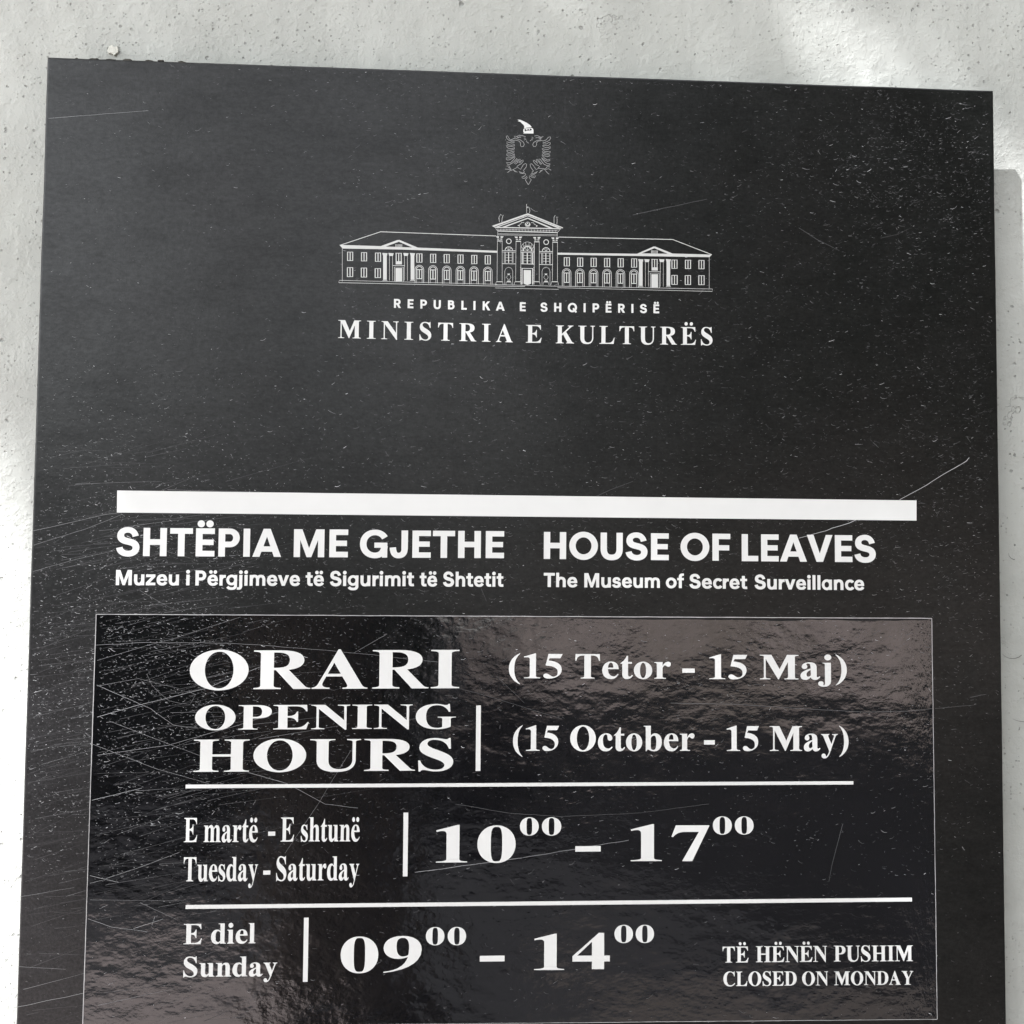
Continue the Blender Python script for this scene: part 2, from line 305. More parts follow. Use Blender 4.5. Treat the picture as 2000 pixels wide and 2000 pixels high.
CREST = [[(-10.22,41.23),(-13.23,42.6),(-15.01,39.85),(-15.76,40.13),(-15.37,41.65),(-14.23,42.63),(-11.96,43.71),(-10.58,43.67),(-10.7,44.31),(-12.46,44.5),(-15.48,43.83),(-15.34,44.97),(-14.21,45.7),(-12.45,45.9),(-10.44,45.46),(-10.44,46.22),(-12.44,46.67),(-13.95,46.72),(-15.46,46.25),(-15.32,47.27),(-14.19,48.0),(-12.43,48.2),(-10.43,47.37),(-10.42,48.14),(-12.42,49.1),(-15.43,49.19),(-15.17,50.21),(-13.91,50.68),(-11.91,49.98),(-10.53,49.55),(-10.9,50.46),(-12.9,51.54),(-15.41,51.62),(-15.41,52.39),(-14.4,52.99),(-12.39,52.67),(-10.52,51.34),(-10.39,51.97),(-11.38,53.28),(-13.13,54.1),(-15.64,54.18),(-15.63,55.07),(-14.63,55.55),(-13.12,55.12),(-11.13,53.78),(-10.13,52.99),(-10.12,53.75),(-11.36,55.58),(-12.86,57.16),(-15.61,57.24),(-14.85,58.24),(-13.6,58.46),(-11.85,57.38),(-10.6,56.32),(-8.86,54.23),(-8.48,54.98),(-9.35,56.28),(-10.6,57.47),(-9.59,57.95),(-8.84,57.29),(-7.6,54.7),(-6.85,54.67),(-6.85,55.44),(-7.84,57.0),(-7.08,57.11),(-5.84,55.41),(-4.96,55.13),(-4.96,56.15),(-6.33,57.72),(-8.57,59.07)],[(-8.83,59.08),(-8.57,59.83),(-6.55,61.3),(-4.81,58.19),(-3.56,57.38),(-2.68,57.87),(-3.04,59.66),(-4.79,62.02),(-4.28,62.51),(-4.02,63.01),(-5.53,63.57),(-7.54,62.61),(-6.78,63.61),(-5.27,63.82),(-3.52,63.89),(-3.26,64.52),(-4.26,65.57),(-5.76,66.13),(-5.0,67.0),(-3.74,66.83),(-2.5,65.52),(-2.37,66.54),(-3.49,67.85),(-1.58,70.98)],[(-13.08,60.48),(-13.84,59.23),(-15.35,59.4)],[(-12.57,61.23),(-14.34,60.01)],[(-12.32,61.48),(-16.33,61.35)],[(-12.57,61.74),(-14.81,63.6)],[(-12.83,60.73),(-12.56,62.25),(-8.82,60.1)],[(-11.31,61.7),(-8.54,63.15)],[(-10.81,62.2),(-9.8,62.93),(-8.54,62.9)],[(-9.97,41.22),(-10.74,39.96),(-8.98,40.16),(-7.47,39.34),(-5.46,39.53),(-3.44,40.24),(-4.44,41.04),(-3.18,41.77),(-4.43,42.32)],[(-9.97,41.22),(-8.96,41.7),(-6.7,42.39),(-4.93,43.61),(-4.29,45.13),(-4.9,46.43),(-5.91,46.72),(-6.67,46.23),(-6.68,44.18),(-7.95,42.94),(-9.96,42.5),(-10.97,42.79),(-13.23,42.6)],[(-8.97,40.67),(-6.46,40.59)],[(-8.47,41.17),(-6.96,40.22)],[(-2.92,42.53),(-2.92,43.29),(-1.52,44.27)],[(6.9,42.21),(7.4,42.58),(9.42,41.87),(10.92,40.03),(12.18,39.73),(12.43,40.49),(11.44,42.06),(9.68,43.02),(7.41,43.73),(7.67,44.49),(9.69,44.43),(11.19,43.35),(12.2,43.58),(11.96,44.61),(10.7,45.42),(7.17,45.4),(7.43,46.04),(9.2,46.75),(10.96,46.69),(12.09,46.02),(12.22,46.91),(10.97,47.84),(9.2,48.03),(6.93,47.33),(7.19,48.09),(8.96,49.32),(11.23,49.12),(12.24,49.21),(11.99,49.99),(10.73,50.54),(8.71,50.09),(7.07,49.25),(7.45,50.13),(8.97,51.36),(12.0,51.4),(11.88,52.04),(10.24,52.6),(8.22,52.03),(6.96,51.17),(7.09,52.06),(8.74,53.68),(10.26,54.65),(12.14,54.34),(11.9,55.11),(10.51,55.54),(8.75,54.95),(6.72,53.23),(6.85,53.99),(8.75,55.98),(10.27,57.08),(12.16,57.15),(11.79,57.93),(10.28,58.36),(8.26,57.53),(5.72,54.28),(4.96,54.3),(5.1,55.58),(7.0,57.31),(6.37,57.84),(4.47,55.6),(3.96,54.34),(3.33,54.61),(3.46,55.63),(4.23,57.14),(2.2,55.16),(1.45,55.18),(1.71,56.2),(3.23,57.94),(4.99,58.52)],[(5.5,58.89),(4.75,59.94),(3.5,61.25),(1.47,58.5),(0.21,57.27),(-0.54,57.8),(-0.28,59.32),(1.24,61.58),(1.75,62.07),(0.75,62.61),(0.75,63.63),(1.76,63.6),(4.26,62.25),(3.27,63.3),(1.77,64.37),(0.0,63.91),(-0.12,64.68),(1.52,65.4),(3.28,65.09),(2.28,66.4),(0.52,65.94),(-0.99,65.22),(-0.98,66.49),(0.28,67.73),(-1.58,70.98)],[(4.75,60.19),(8.03,60.35),(8.79,61.09)],[(7.78,60.87),(5.28,62.99)],[(8.03,60.6),(9.53,60.05),(10.28,59.0),(12.05,59.07)],[(8.79,61.09),(11.05,60.25),(12.82,61.22)],[(9.04,61.34),(10.31,62.83),(11.57,63.82)],[(5.77,61.95),(7.53,61.13)],[(2.09,39.55),(3.85,39.1),(6.13,40.18),(7.39,39.89),(7.63,39.37)],[(6.89,40.67),(4.62,40.23),(6.39,41.2)],[(2.85,40.29),(4.37,40.5),(6.13,41.21)],[(6.14,41.72),(3.87,42.31),(1.62,43.66),(1.0,45.22),(1.64,46.35),(2.89,46.18),(3.52,45.14),(3.38,43.86),(4.63,42.67),(6.9,42.21)],[(0.33,40.12),(1.35,40.85),(0.09,41.66),(1.1,42.14)],[(-0.66,42.71),(0.1,42.17)]]
HELM = [[(-8.81,29.39),(-7.05,29.33),(-5.03,30.16),(-2.5,31.36),(-0.98,32.47),(0.03,33.46),(0.16,33.97),(-2.48,34.11),(-4.24,34.75),(-4.49,34.38),(-4.37,33.6),(-5.01,32.34),(-6.28,31.36),(-7.04,30.49),(-8.55,30.46),(-7.55,30.12)],[(-4.69,35.1),(-2.48,34.44),(0.16,34.35),(1.05,34.71),(1.43,35.72),(1.45,37.9),(-4.97,38.11),(-4.6,37.46),(-5.05,36.83),(-4.99,35.68)]]
HELM_HOLES = [[(-4.23,35.39),(-2.48,34.95),(-0.21,34.75),(0.55,35.37),(-0.2,36.03),(-2.47,36.23),(-3.72,36.66),(-4.23,36.16)]]
HELM_DOTS = [[(-3.23,35.23),(-2.35,35.08),(-2.34,35.85),(-3.22,35.87)],[(-1.59,34.92),(-0.84,34.9),(-0.83,35.67),(-1.59,35.82)]]
